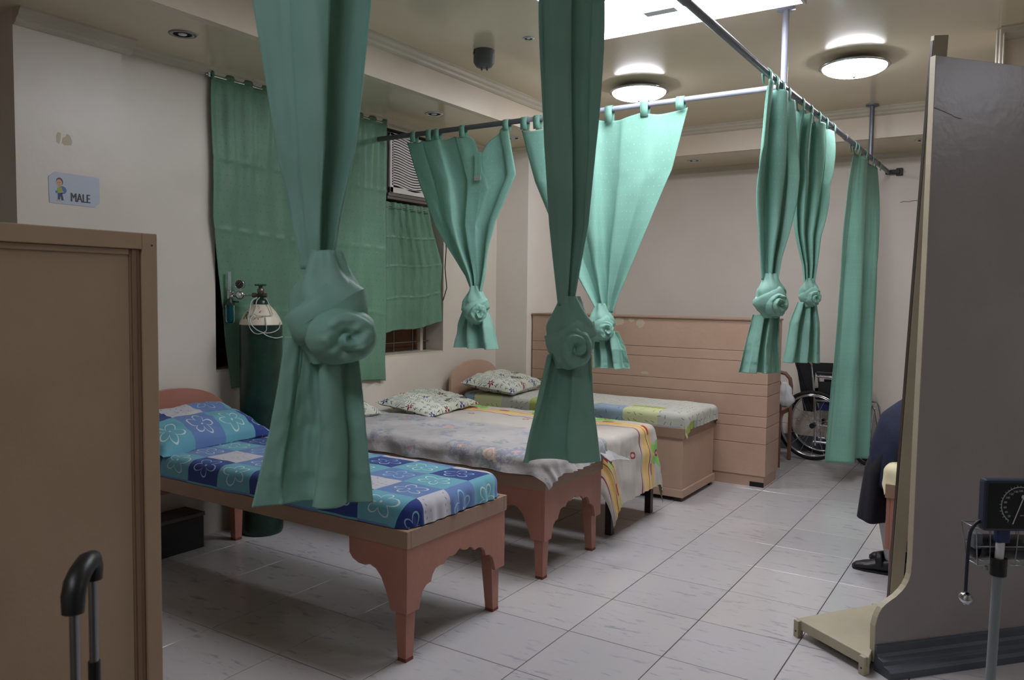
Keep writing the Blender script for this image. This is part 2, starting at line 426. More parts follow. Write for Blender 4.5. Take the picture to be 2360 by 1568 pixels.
# pillowcase printed with strokes, letters F and little flowers
M_case = Mat('printed_pillowcase', (222, 226, 208), 0.75, spec=0.25)
def _case():
    m = M_case; u, v = m.uv()
    base = m.ramp(m.noise(3.0, 2.0), [(0.3, (196, 200, 182)), (0.7, (204, 206, 193))])
    x, y, r, i, j = dash_mask(m, u, v, 1 / 0.046, 0.3, 0.05)
    stem = (x + 0.16).abs().lt(0.04) * y.abs().lt(0.30)
    top = (y - 0.265).abs().lt(0.035) * (x - 0.02).abs().lt(0.20)
    midb = (y - 0.03).abs().lt(0.035) * (x + 0.02).abs().lt(0.16)
    F = stem.max(top).max(midb) * r.lt(0.45)
    strokes = ((y * 21.0 + x * x * 12.0).sin().gt(0.55)) * x.abs().lt(0.44) * r.gt(0.55)
    colr = m.mix(F.max(strokes * 0.75), base, (46, 48, 56))
    kk = 1 / 0.19; a = (u * kk + 0.2).fract() - 0.5; b = (v * kk + 0.35).fract() - 0.5; rr = (a * a + b * b).sqrt(); th = a.atan2(b)
    fl = rr.lt((th * 3.0).cos().abs() * 0.13 + 0.02) * rr.gt(0.035); par = ((u * kk + 0.2).floor() + (v * kk + 0.35).floor()).mod(2.0)
    colr = m.mix(rr.lt(0.17), colr, base); colr = m.mix(fl, colr, m.mix(par, (48, 58, 120), (120, 34, 44)))
    m.color(colr); m.bump(m.noise(14.0, 3.0), 0.1, 0.01)
_case()
M_case_plain = Mat('cream_case', (226, 218, 180), 0.75, spec=0.25)

# ------------------------------------------------------------------ the setting
XW, YF, XR, YB = -2.27, 4.90, 5.20, -4.2          # left wall, far wall, right wall, back wall
ZS, ZC = 2.56, 2.785                               # soffit and ceiling heights
XB, YBM = -1.61, 4.17                              # faces of the left and far beams
fl = MB(); fl.box((-3.4, YB, -0.08), (XR, YF, -0.006)); floor = struct(fl, 'floor', M_grout)
tm = MB(); g = 0.0018
tm.frustum((-0.2 + g, -0.2 + g), (0.2 - g, 0.2 - g), -0.006, (-0.2 + g, -0.2 + g), (0.2 - g, 0.2 - g), -0.0012)
tm.frustum((-0.2 + g, -0.2 + g), (0.2 - g, 0.2 - g), -0.0012, (-0.2 + g + 0.0012, -0.2 + g + 0.0012), (0.2 - g - 0.0012, 0.2 - g - 0.0012), 0.0)
tile_me = None
for i in range(-6, 11):
    for j in range(-4, 13):
        cx, cy = (i + 0.5) * 0.4, (j + 0.5) * 0.4
        if cx < XW - 0.2 or cy > YF + 0.19: continue
        if tile_me is None:
            o = obj(tm, 'floor_tile', M_tile, floor, local=True); tile_me = o.data
        else:
            o = bpy.data.objects.new('floor_tile', tile_me); COL.objects.link(o); o.parent = floor
        o.location = (cx, cy, random.uniform(-0.0006, 0.0))

# left wall with the window opening, plus the pier and the dark opening before it
WY0, WY1, WZ0, WZ1 = 0.43, 2.475, 0.90, 2.50
wl = MB()
T0 = XW - 0.22
wl.box((T0, -0.13, 0), (XW, WY0, ZS)); wl.box((T0, WY1, 0), (XW, YF, ZS))
wl.box((T0, WY0, 0), (XW, WY1, WZ0)); wl.box((T0, WY0, WZ1), (XW, WY1, ZS))
wl.box((T0, -0.612, 0), (-2.22, -0.122, ZS))
struct(wl, 'wall_left', M_wall)
al = MB(); al.box((-3.5, YB, 0), (-3.4, -0.612, ZC)); al.box((-3.4, -0.612, 0), (T0, -0.532, ZS)); struct(al, 'wall_alcove', M_wall)
wc = MB(); wc.box((XW, 3.20, 0), (-1.96, YF, ZS)); struct(wc, 'wall_pier', M_wallfar)
wf = MB(); wf.box((T0, YF, 0), (XR, YF + 0.15, ZC)); struct(wf, 'wall_far', M_wallfar)
wr = MB(); wr.box((XR, YB, 0), (XR + 0.15, YF, ZC)); struct(wr, 'wall_right', M_wall)
wb = MB(); wb.box((-3.4, YB - 0.15, 0), (XR, YB, ZC)); struct(wb, 'wall_back', M_wall)
ce = MB(); ce.box((XB, YB, ZC), (XR, YBM, ZC + 0.12)); struct(ce, 'ceiling', M_ceil)
so = MB(); so.box((-3.4, YB, ZS), (XB - 0.05, YF, ZC + 0.12)); so.box((XB - 0.05, YBM + 0.05, ZS), (XR, YF, ZC + 0.12)); struct(so, 'ceiling_soffit', M_ceil)
be = MB(); be.box((XB - 0.05, YB, ZS - 0.002), (XB, YBM + 0.05, ZC)); be.box((XB, YBM, ZS - 0.002), (XR, YBM + 0.05, ZC)); struct(be, 'trim_11', M_beam)
# cornices along both beams: stepped profile extruded
prof = [(0, 0), (0.055, 0), (0.055, -0.008), (0.046, -0.014), (0.040, -0.030), (0.026, -0.040), (0.022, -0.052), (0.010, -0.060), (0, -0.062)]
co = MB(); co.prism(prof, (XB, YB, ZC), (1, 0, 0), (0, 0, 1), (0, YBM - YB, 0)); struct(co, 'trim_1', M_trim)
co = MB(); co.prism(prof, (XB, YBM, ZC), (0, -1, 0), (0, 0, 1), (XR - XB, 0, 0)); struct(co, 'trim_2', M_trim)
sprof = [(0, 0), (0.045, 0), (0.042, -0.012), (0.030, -0.020), (0.026, -0.034), (0.010, -0.042), (0, -0.044)]
co = MB(); co.prism(sprof, (XW, -0.122, ZS), (1, 0, 0), (0, 0, 1), (0, 3.322, 0)); struct(co, 'trim_3', M_trim)
co = MB(); co.prism([(a * 1.3, b * 1.1) for a, b in prof], (-2.22, -0.612, ZS), (1, 0, 0), (0, 0, 1), (0, 0.53, 0)); struct(co, 'trim_4', M_trim)
co = MB(); co.prism(sprof, (-1.96, YF, ZS), (0, -1, 0), (0, 0, 1), (XR + 1.96, 0, 0)); struct(co, 'trim_5', M_trim)
co = MB(); co.prism(sprof, (XW, 3.20, ZS), (0, -1, 0), (0, 0, 1), (0.31, 0, 0)); struct(co, 'trim_6', M_trim)
bb = MB(); bb.box((-1.96, YF - 0.015, 0), (XR, YF, 0.135)); struct(bb, 'baseboard_far', M_skirt)
# boxed beam at the right of the ceiling with its moulding
bx = MB(); bx.box((1.35, 2.62, 2.40), (XR, 2.95, ZC)); struct(bx, 'trim_7', M_beam)
co = MB(); co.prism(prof, (1.33, 2.62, ZC), (0, -1, 0), (0, 0, 1), (XR - 1.33, 0, 0)); co.prism([(a * 0.7, b * 0.7) for a, b in prof], (1.35, 2.62, 2.40), (0, -1, 0), (1, 0, 0), (0, 0, 0.38)); struct(co, 'trim_8', M_trim)
# old tape residue on the pier, hairline crack on the far wall
rs = MB()
for poly in ([(-0.437, 2.020), (-0.426, 2.012), (-0.420, 2.030), (-0.416, 2.062), (-0.430, 2.066), (-0.439, 2.048)], [(-0.414, 2.018), (-0.400, 2.010), (-0.372, 2.014), (-0.366, 2.030), (-0.376, 2.058), (-0.392, 2.064), (-0.396, 2.050), (-0.410, 2.044)]):
    rs.prism(poly, (-2.22, 0, 0), (0, 1, 0), (0, 0, 1), (0.0005, 0, 0))
o = struct(rs, 'trim_9', Mat('tape_residue', (196, 184, 156), 0.5))
ck = MB(); pts = [(0.60 + 0.30 * t, YF - 0.001, 2.15 - 0.03 * nz(t * 4, 0, 2) + 0.02 * t) for t in [k / 14 for k in range(15)]]; ck.tube(pts, 0.0022, 4); struct(ck, 'trim_10', Mat('crack', (110, 102, 92), 0.9))

# ------------------------------------------------------------------ window, air conditioner
wn = MB(); fr = 0.04
wn.box((T0, WY0, WZ0), (T0 + 0.05, WY0 + fr, WZ1)); wn.box((T0, WY1 - fr, WZ0), (T0 + 0.05, WY1, WZ1)); wn.box((T0, WY0, WZ0), (T0 + 0.05, WY1, WZ0 + 0.02)); wn.box((T0, WY0, WZ1 - fr), (T0 + 0.05, WY1, WZ1)); wn.box((T0, 1.40, WZ0), (T0 + 0.05, 1.44, WZ1))
wn.box((T0, 0.90, WZ0), (T0 + 0.05, 0.94, WZ1))
win = struct(wn, 'window_1', Mat('window_frame', (86, 74, 62), 0.6))
b = MB(); b.box((T0 - 0.03, WY0, WZ0), (T0 + 0.005, WY1, WZ1)); obj(b, 'shutter_board', M_plywood, win)
for k in range(3):
    b = MB(); y = 1.86 + k * 0.215; b.cyl((T0 + 0.07, y, WZ0), (T0 + 0.07, y, 2.0), 0.004, n=8); obj(b, 'grille_bar', M_alu, win)
for z in (0.985, 1.25, 1.55):
    b = MB(); b.cyl((T0 + 0.075, 1.44, z), (T0 + 0.075, WY1, z), 0.004, n=8); obj(b, 'grille_bar', M_alu, win)
b = MB(); b.box((T0 + 0.04, 1.80, WZ0), (T0 + 0.07, 1.825, 2.0)); obj(b, 'mullion', M_trim, win)
b = MB(); b.box((T0 + 0.05, 2.37, WZ0), (T0 + 0.08, 2.40, 2.0)); obj(b, 'mullion', M_trim, win)
b = MB(); b.box((T0, WY0, WZ0 - 0.001), (XW - 0.002, WY1, WZ0 + 0.014)); obj(b, 'window_sill', M_trim, win)
for k in range(13):                                           # glass-louvre slats left of the curtain
    z = WZ0 + 0.09 + k * 0.12
    b = MB(); b.obox((T0 + 0.08, 0.665, z), (0.038, 0, 0.030), (0, 0.225, 0), (-0.002, 0, 0.0025)); obj(b, 'louvre_slat', Mat('louvre', (58, 54, 48), 0.35) if k == 0 else bpy.data.materials['louvre'], win)

ac = thing('air_conditioner', 'white window air conditioner with a wavy louvred front above the small green curtain', 'air conditioner', (XW + 0.02, 2.03, 2.03))
AY0, AY1, AZ0, AZ1 = 1.815, 2.37, 2.03, 2.475
b = MB(); b.box((XW - 0.25, AY0, AZ0 + 0.02), (XW + 0.010, AY1, AZ1)); obj(b, 'casing', Mat('ac_casing', (70, 66, 60), 0.6), ac, bevel=0.004)
b = MB(); b.box((XW + 0.010, AY0 + 0.03, AZ0 + 0.04), (XW + 0.018, AY1 - 0.03, AZ1 - 0.02)); obj(b, 'dark_core', M_dark, ac)
b = MB()
fy0, fy1, fz0, fz1 = AY0 + 0.015, AY1 - 0.015, AZ0 + 0.025, AZ1 - 0.008
b.box((XW + 0.012, fy0, fz0), (XW + 0.03, fy1, fz0 + 0.04)); b.box((XW + 0.012, fy0, fz1 - 0.02), (XW + 0.03, fy1, fz1)); b.box((XW + 0.012, fy0, fz0), (XW + 0.03, fy0 + 0.035, fz1)); b.box((XW + 0.012, fy1 - 0.03, fz0), (XW + 0.03, fy1, fz1))
M_acw = Mat('ac_front', (214, 210, 206), 0.45); obj(b, 'front_frame', M_acw, ac, bevel=0.003)
nsl = 20
for k in range(nsl):
    z0 = fz0 + 0.045 + (fz1 - fz0 - 0.07) * k / (nsl - 1)
    b = MB(); nn = 16; pts = []
    for q in range(nn + 1):
        t = q / nn; y = lerp(fy0 + 0.02, fy1 - 0.025, t); pts.append((y, z0 + 0.014 * cos(t * 2 * pi * 1.15 - 0.4)))
    h = 0.0054
    poly = [(y, z - h) for y, z in pts] + [(y, z + h) for y, z in reversed(pts)]
    vs = [(XW + 0.022, y, z) for y, z in poly] + [(XW + 0.030, y, z) for y, z in poly]; N = len(poly); half = nn + 1
    fs = [(N + q, N + q + 1, N + N - 2 - q, N + N - 1 - q) for q in range(nn)] + [(q, (q + 1) % N, N + (q + 1) % N, N + q) for q in range(N)]
    b.add(vs, fs); obj(b, 'slat', M_acw, ac)
b = MB(); b.box((XW - 0.2, AY0, AZ0 - 0.02), (XW + 0.02, AY1, AZ0 + 0.015)); b.box((XW + 0.0, AY0, AZ0 + 0.0), (XW + 0.028, AY1, AZ0 + 0.022)); obj(b, 'support_shelf', Mat('ac_shelf', (104, 96, 88), 0.5), ac, bevel=0.003)
b = MB(); b.tube([(XW + 0.02, 2.44, 2.0), (XW + 0.03, 2.47, 1.7), (XW + 0.03, 2.455, 1.55), (XW + 0.03, 2.48, 1.4), (XW + 0.01, 2.46, 1.3)], 0.004, 6); obj(b, 'power_cord', M_blackp, ac)

# ------------------------------------------------------------------ cloth builders
def ribbon(mb, rows, n, ncol, nrow, cloth, seed, om=0.0, topdz=None, hem=0.0, warp=0.9, fine=0.0, shape=1.0):
    """rows: (t, z, cx, cy, width, angle in degrees, pleat depth); pleats run down the whole length"""
    zt = rows[0][1]
    def fn(u, t):
        z, cx, cy, wd, an, amp = interp(rows, t)
        s = u - 0.5; a = math.radians(an)
        ph = 2 * pi * n * u + warp * nz(u * 2.3, t * 1.6, seed) + seed
        f = sin(ph) * 0.8 + 0.35 * sin(ph * 1.7 + 1.3 * seed) + 0.25 * nz(u * 7, t * 2.5, seed + 5)
        uu = s * wd - om * wd / max(n, 1) * 0.5 * sin(2 * ph)
        off = amp * f + fine * nz(u * 22, t * 9, seed + 9) + (hem if t > 0.80 else 0.0)
        if topdz: z = z + topdz(u) * (1 - t) ** shape
        return Vector((cx + cos(a) * uu - sin(a) * off, cy + sin(a) * uu + cos(a) * off, z))
    mb.grid(fn, ncol, nrow, lambda u, t: (u * cloth, interp(rows, t)[0]))
    return fn
def knot_shape(mb, c, K, face, seed, tall=1.25, roll=((0.06, -0.14, 0.34, 0.38, 0.30, 1.7, 1, 0.25),)):
    """a half hitch: a wrapped collar, a slanting band, a rolled rosette and a side lobe"""
    c = Vector(c); f = Vector((face[0], face[1], 0)).normalized(); up = Vector((0, 0, 1)); r = f.cross(up) * -1.0
    # collar/core, creased in a spiral
    def core(u, t):
        th = 2 * pi * u; h = lerp(0.62, -0.45, t) * tall
        R = interp([(0, 0.15), (0.10, 0.21), (0.40, 0.42), (0.7, 0.43), (1, 0.2)], t)[0]
        cr = 0.035 * sin(5 * th + t * 9 + seed) + 0.03 * nz(cos(th) * 2, sin(th) * 2, t * 4 + seed)
        R = (R + cr) * K
        return c + r * (R * cos(th)) + f * (R * 0.85 * sin(th)) + up * (h * K)
    mb.grid(core, 36, 22)
    def band(cen, ax, ay, Rx, Ry, wr, wd, ph, turns=1.0, twist=0.0, a0=0.0):
        az = ax.cross(ay).normalized(); 
        def fn(u, t):
            th = a0 + 2 * pi * turns * u; ps = 2 * pi * t
            rad = wr * (1 + 0.28 * sin(3 * th + ph) + 0.22 * nz(cos(th) * 1.8, sin(th) * 1.8, seed + ph))
            d = ax * cos(th) * Rx + ay * sin(th) * Ry
            o = (ax * cos(th) + ay * sin(th)).normalized()
            pleat = 1 + 0.10 * sin(5 * ps + 2 * th + ph) + 0.06 * nz(th * 1.5, ps, seed + ph)
            return cen + (d + o * (rad * cos(ps + twist * th) * pleat) + az * (wd * sin(ps + twist * th) * pleat)) * K
        mb.grid(fn, 40, 14)
    tilt = Matrix.Rotation(math.radians(34), 3, f)
    band(c + up * 0.02 * K, tilt @ r, f, 0.36, 0.33, 0.13, 0.26, seed)                    # slanting wrap
    tilt2 = Matrix.Rotation(math.radians(-28), 3, f)
    band(c - up * 0.22 * K, tilt2 @ r, f, 0.33, 0.30, 0.11, 0.17, seed + 2.0)
    # rolled end facing out: a dome with a spiral overlap
    for (cr_, cu, RR, RU, depth, turns, sg, dirx) in roll:
        cen = c + f * 0.20 * K + r * cr_ * K + up * cu * K; ff = (f + r * dirx).normalized(); rx = (r - r.dot(ff) * ff).normalized()
        def roll_fn(u, v):
            ph = 2 * pi * u; rho = v
            q = (turns * rho * (1 + 0.12 * nz(cos(ph) * 1.5, sin(ph) * 1.5, seed)) - sg * u + 0.13 * seed) % 1.0
            saw = (q ** 0.7) * min(1.0, (1 - q) * 9.0) * min(1, rho * 4) * min(1.0, (1 - rho) * 4)
            h = depth * max(0.0, 1 - rho ** 2.6) ** 0.6 + 0.16 * saw + 0.03 * nz(cos(ph) * rho * 4, sin(ph) * rho * 4, seed + 3)
            wob = 1 + 0.10 * nz(cos(ph) * 1.6, sin(ph) * 1.6, seed + 7)
            return cen + (rx * RR * rho * cos(ph) * wob + up * RU * rho * sin(ph) * wob + ff * h) * K
        mb.grid(roll_fn, 72, 26)
def tabs_on(parent, specs, axis, mat, zrod=2.40, rr=0.0175, name='tab'):
    """specs: (position along rod, rod cross coord, top edge height). axis 'X' or 'Y'"""
    for (s, cx, zt, wd) in specs:
        b = MB(); path = [(-0.014, zt - 0.012)] + [(-0.019, zrod - 0.02)] + [(-rr * 1.12 * cos(a), zrod + rr * 1.12 * sin(a)) for a in [k * pi / 8 for k in range(9)]] + [(0.019, zrod - 0.02), (0.014, zt - 0.012)]
        vs = []
        for n_, z in path:
            for sd in (-1, 1):
                q = s + sd * wd / 2
                vs.append((q, cx + n_, z) if axis == 'X' else (cx + n_, q, z))
        b.smooth = True; b.add(vs, [(2 * k, 2 * k + 1, 2 * k + 3, 2 * k + 2) for k in range(len(path) - 1)], [(0.01, v[2]) for v in vs])
        obj(b, name, mat, parent, solid=0.002)

# ------------------------------------------------------------------ curtain rods
ZR = 2.40
rodx = thing('curtain_rod', 'grey steel curtain rod running out from the window wall to the corner post', 'rod', (XW, 1.72, ZR))
b = MB(); b.cyl((XW, 1.72, ZR), (-1.05, 1.72, ZR), 0.0165, n=14); obj(b, 'rod_sleeve', paint('steel_dull', (92, 94, 98), (80, 82, 86), 0.4, 9), rodx)  # same rod, the shade near the wall put into its darker colour
b = MB(); b.cyl((-1.10, 1.72, ZR), (0.44, 1.72, ZR), 0.0145, n=14); obj(b, 'rod', M_rodlit, rodx)
b = MB(); b.cyl((XW, 1.72, ZR), (XW + 0.006, 1.72, ZR), 0.04, n=16); obj(b, 'wall_flange', M_steel, rodx)
rody = thing('curtain_rod', 'long grey steel curtain rod with ceiling drop posts running to the far wall', 'rod', (0.44, 1.72, ZR))
def rodx_at(y): return 0.44 + 0.068 * max(0, (y - 1.72)) / 3.18
b = MB(); b.tube([(0.44, -2.8, ZR), (0.44, 1.72, ZR)], 0.0165, 14); obj(b, 'rod', M_steel, rody)
b = MB(); b.tube([(0.44, 1.72, ZR), (rodx_at(3.0), 3.0, ZR), (rodx_at(4.86), 4.86, ZR)], 0.0165, 14); obj(b, 'rod', M_steel, rody)
b = MB(); b.cyl((rodx_at(3.2), 3.17, ZR), (rodx_at(3.2), 3.23, ZR), 0.0195, n=14); obj(b, 'coupling', M_steel, rody)
b = MB(); b.cyl((0.44, 0.28, ZR), (0.44, 0.38, ZR), 0.0195, n=14); obj(b, 'coupling', M_steel, rody)
b = MB(); b.obox((rodx_at(4.86) + 0.03, 4.87, ZR), (0.055, 0, 0), (0, 0.012, 0), (0, 0, 0.018)); b.box((rodx_at(4.86) + 0.055, 4.87, ZR - 0.03), (rodx_at(4.86) + 0.105, YF, ZR + 0.03)); obj(b, 'wall_bracket', Mat('dark_bracket', (58, 56, 54), 0.5, 0.3), rody, bevel=0.004)
for (yy, mm) in ((1.735, M_rodlit), (4.06, M_steel)):  # near post takes the lit rod colour
    b = MB(); x = rodx_at(yy); b.cyl((x, yy, ZR), (x, yy, ZC), 0.0165, n=14); o = obj(b, 'drop_post', mm, rody)
    b = MB(); b.lathe([(0, ZC - 0.008), (0.045, ZC - 0.008), (0.045, ZC)], (x, yy, 0)); obj(b, 'flange', mm, o)

# ------------------------------------------------------------------ curtains
def knotted(label, anchor, rows, tail, kc, K, face, seed, n, cloth, tabspec=None, axis='Y', topdz=None, om=0.25, ncol=96, tn=2.5, tail_om=0.15, fine=0.003, shape=1.0, warp=0.9, extra=None, roll=None, cloth_mat=None):
    t = thing('knotted_curtain', label, 'curtain', anchor, group='mint curtains tied up in knots')
    b = MB(); ribbon(b, rows, n, ncol, 70, cloth, seed, om, topdz, fine=fine, shape=shape, warp=warp); obj(b, 'drape', cloth_mat or M_mint, t, solid=0.0016)
    b = MB(); knot_shape(b, kc, K, face, seed, **({'roll': roll} if roll else {})); obj(b, 'knot', M_mintknot, t)
    b = MB(); ribbon(b, tail, tn, 72, 50, cloth, seed + 3.1, tail_om, fine=fine, hem=0.0022)
    obj(b, 'tail', M_mintknot, t, solid=0.0016)
    if tabspec: tabs_on(t, tabspec, axis, M_mint)
    if extra: extra(t)
    return t
FC = (-FWD.x, -FWD.y)
# nearest one, upper left of the picture
knotted('nearest knotted mint curtain, hanging before the blue patchwork bed', (0.44, -1.34, ZR),
        [(0, 2.36, 0.44, -1.34, 0.36, 88, 0.03), (0.45, 1.90, 0.423, -1.352, 0.19, 45, 0.028), (0.72, 1.60, 0.427, -1.348, 0.125, 40, 0.022), (0.88, 1.49, 0.427, -1.348, 0.085, 38, 0.017), (1, 1.395, 0.427, -1.348, 0.055, 36, 0.013)],
        [(0, 1.275, 0.432, -1.345, 0.115, 33, 0.018), (0.5, 1.11, 0.428, -1.348, 0.155, 33, 0.022), (1, 0.968, 0.420, -1.353, 0.195, 35, 0.026)],
        (0.442, -1.340, 1.312), 0.150, FC, 1.0, 1.35, 1.4, [(-1.34 + d, 0.44, 2.36, 0.035) for d in (-0.17, -0.06, 0.06, 0.17)], 'Y', cloth_mat=M_mintplain, roll=((0.20, -0.22, 0.44, 0.34, 0.36, 1.3, 1, 0.55),), tn=1.7)
knotted('second nearest knotted mint curtain, hanging before the white rose sheet', (0.44, -0.42, ZR),
        [(0, 2.36, 0.44, -0.42, 0.42, 88, 0.03), (0.2, 2.15, 0.425, -0.430, 0.20, 45, 0.03), (0.6, 1.77, 0.425, -0.429, 0.165, 40, 0.026), (0.8, 1.55, 0.427, -0.428, 0.125, 38, 0.022), (1, 1.325, 0.424, -0.431, 0.05, 36, 0.013)],
        [(0, 1.19, 0.432, -0.425, 0.13, 33, 0.018), (0.5, 1.03, 0.424, -0.430, 0.19, 33, 0.022), (1, 0.888, 0.420, -0.433, 0.25, 35, 0.03)],
        (0.434, -0.424, 1.235), 0.150, FC, 2.2, 1.3, 1.4, [(-0.42 + d, 0.44, 2.36, 0.035) for d in (-0.20, -0.07, 0.07, 0.20)], 'Y', cloth_mat=M_mintplain, tn=1.2, roll=((0.02, -0.16, 0.36, 0.42, 0.32, 1.5, 1, 0.2),))
# on the long rod, beyond the corner post
knotted('knotted mint curtain bunched at the corner post of the rods', (0.44, 1.62, ZR),
        [(0, 2.36, 0.44, 1.64, 0.44, 88, 0.040), (0.3, 2.06, 0.438, 1.62, 0.34, 78, 0.042), (0.7, 1.70, 0.436, 1.618, 0.16, 45, 0.034), (0.88, 1.55, 0.43, 1.614, 0.10, 36, 0.024), (1, 1.44, 0.43, 1.613, 0.075, 33, 0.015)],
        [(0, 1.27, 0.425, 1.612, 0.125, 33, 0.02), (0.5, 1.12, 0.413, 1.602, 0.155, 33, 0.026), (1, 0.978, 0.406, 1.598, 0.20, 33, 0.034)],
        (0.438, 1.618, 1.345), 0.165, FC, 3.7, 2.2, 1.5, [(1.64 + d, 0.44, 2.36, 0.04) for d in (-0.20, -0.08, 0.04, 0.15)], 'Y')
knotted('knotted mint curtain just beyond the corner post, its tail over the wheelchair', (0.455, 2.44, ZR),
        [(0, 2.36, 0.452, 2.44, 0.80, 89, 0.030), (0.35, 2.02, 0.44, 2.44, 0.36, 70, 0.030), (0.65, 1.72, 0.427, 2.435, 0.17, 45, 0.026), (0.85, 1.54, 0.44, 2.443, 0.09, 36, 0.02), (1, 1.42, 0.441, 2.444, 0.06, 33, 0.013)],
        [(0, 1.33, 0.43, 2.438, 0.10, 33, 0.022), (0.35, 1.21, 0.42, 2.43, 0.165, 33, 0.028), (1, 0.975, 0.410, 2.424, 0.205, 33, 0.030)],
        (0.44, 2.444, 1.372), 0.125, FC, 5.1, 3.5, 1.5, [(2.44 + d, rodx_at(2.44 + d), 2.36, 0.04) for d in (-0.38, -0.2, -0.02, 0.16, 0.36)], 'Y')
# on the cross rod
def c3top(u): return -0.135 * math.exp(-((u - 0.745) / 0.075) ** 2) + 0.02 * math.exp(-((u - 0.98) / 0.04) ** 2) - 0.012 * math.sin(u * 20) ** 2
def fallen_tab(t):
    b = MB()
    for dx in (-0.013, 0.013): b.box((-1.394 + dx - 0.012, 1.690, 2.085), (-1.394 + dx + 0.012, 1.693, 2.235))
    o = obj(b, 'loose_tab', M_mint, t)
    b = MB(); b.box((-1.394 - 0.026, 1.687, 2.060), (-1.394 + 0.022, 1.694, 2.088)); obj(b, 'tab_end', Mat('velcro', (150, 156, 152), 0.8), o)
knotted('knotted mint curtain on the cross rod with one fallen tab, beside the air conditioner', (-1.45, 1.72, ZR),
        [(0, 2.355, -1.585, 1.72, 0.80, 0, 0.008), (0.28, 2.08, -1.505, 1.72, 0.76, 0, 0.016), (0.55, 1.80, -1.515, 1.72, 0.49, 0, 0.024), (0.72, 1.66, -1.485, 1.72, 0.355, 0, 0.03), (0.9, 1.47, -1.43, 1.72, 0.17, 0, 0.028), (1, 1.365, -1.42, 1.72, 0.085, 0, 0.02)],
        [(0, 1.25, -1.42, 1.715, 0.16, 0, 0.03), (0.4, 1.15, -1.415, 1.71, 0.24, -3, 0.04), (1, 1.01, -1.41, 1.71, 0.30, -5, 0.045)],
        (-1.42, 1.715, 1.262), 0.185, FC, 7.3, 2.6, 1.5, [(-1.932, 1.72, 2.36, 0.042), (-1.80, 1.72, 2.36, 0.042), (-1.735, 1.72, 2.36, 0.042), (-1.53, 1.72, 2.355, 0.042), (-1.20, 1.72, 2.365, 0.042)], 'X', topdz=c3top, om=0.10, shape=2.0, extra=fallen_tab)
def c4top(u): return -0.02 * abs(sin(u * pi * 4.0)) + 0.015 * u
knotted('broad knotted mint curtain on the cross rod, spread before the plain grey far wall', (-0.55, 1.72, ZR),
        [(0, 2.345, -0.588, 1.72, 1.04, 0, 0.012), (0.30, 2.03, -0.58, 1.72, 0.86, 0, 0.018), (0.55, 1.79, -0.575, 1.72, 0.64, 0, 0.022), (0.80, 1.52, -0.555, 1.72, 0.36, 0, 0.028), (0.93, 1.35, -0.53, 1.72, 0.17, 0, 0.026), (1, 1.255, -0.515, 1.72, 0.08, 0, 0.018)],
        [(0, 1.15, -0.50, 1.715, 0.12, 5, 0.03), (0.5, 1.05, -0.48, 1.71, 0.18, 8, 0.04), (1, 0.94, -0.465, 1.71, 0.20, 10, 0.045)],
        (-0.535, 1.715, 1.182), 0.165, FC, 9.0, 3.0, 1.6, [(-1.07, 1.72, 2.355, 0.045), (-0.98, 1.72, 2.35, 0.045), (-0.72, 1.72, 2.35, 0.045), (-0.509, 1.72, 2.335, 0.045), (-0.294, 1.72, 2.345, 0.045), (-0.09, 1.72, 2.36, 0.045)], 'X', topdz=c4top, om=0.08, shape=2.0)
t = thing('straight_curtain', 'untied mint curtain hanging straight down near the far wall before the wheelchair', 'curtain', (0.48, 3.9, ZR))
b = MB(); ribbon(b, [(0, 2.36, 0.485, 3.93, 0.80, 88, 0.015), (0.15, 2.05, 0.482, 3.92, 0.62, 80, 0.03), (0.4, 1.6, 0.474, 3.90, 0.44, 70, 0.045), (0.7, 0.84, 0.462, 3.88, 0.44, 66, 0.055), (1, 0.15, 0.450, 3.87, 0.46, 64, 0.065)], 1.3, 90, 60, 1.5, 1.9, 0.05, warp=0.5, fine=0.003); obj(b, 'drape', M_mint, t, solid=0.0016)
tabs_on(t, [(3.93 + d, rodx_at(3.93 + d), 2.36, 0.045) for d in (-0.48, -0.38, -0.1, 0.15, 0.46)], 'Y', M_mint)
# window curtains, flat against the wall
def flat_curtain(label, y0, y1, z0, z1, x, seed, n, hemfn, botfn):
    t = thing('window_curtain', label, 'curtain', (x, (y0 + y1) / 2, z1))
    def fn(u, v):
        y = lerp(y0, y1, u) + 0.010 * nz(u * 3, v * 5, seed) * (1 if u in (0, 1) else 0.5)
        z = lerp(z1, z0 + botfn(u), v)
        y += hemfn(u, v)
        off = 0.010 * sin(2 * pi * n * u + seed + nz(u * 3, v * 2, seed)) * (0.5 + 0.5 * (1 - v) ** 2) + 0.010 * nz(u * 6, v * 3.5, seed) + 0.004 * nz(u * 30, v * 10, seed) + 0.0045 * sum(math.exp(-((v - c0 - 0.006 * nz(u * 4, c0, seed)) / 0.007) ** 2) for c0 in (0.265, 0.49, 0.74))
        return Vector((x + 0.012 + off, y, z))
    b = MB(); b.grid(fn, 110, 170, lambda u, v: (u * (y1 - y0) * 1.15, v * (z1 - z0))); obj(b, 'drape', M_window_green, t, solid=0.002)
    b = MB()
    def hd(u, v):
        p = fn(u, 0); return p + Vector((0.003 + 0.0015 * sin(u * 160), 0, -0.045 * v + 0.006))
    b.grid(hd, 110, 3, lambda u, v: (u * 1.6, v * 0.05 + 0.31)); obj(b, 'heading', M_window_green, t, solid=0.002)
    b = MB(); b.cyl((x + 0.012, y0 - 0.03, z1 - 0.018), (x + 0.012, y1 + 0.02, z1 - 0.018), 0.006, n=8); obj(b, 'rod', M_chrome, t)
    for yy in (y0 - 0.012, y1 + 0.012):
        b = MB(); b.box((XW, yy - 0.006, z1 - 0.03), (x + 0.02, yy + 0.006, z1 - 0.006)); obj(b, 'bracket', M_chrome, t)
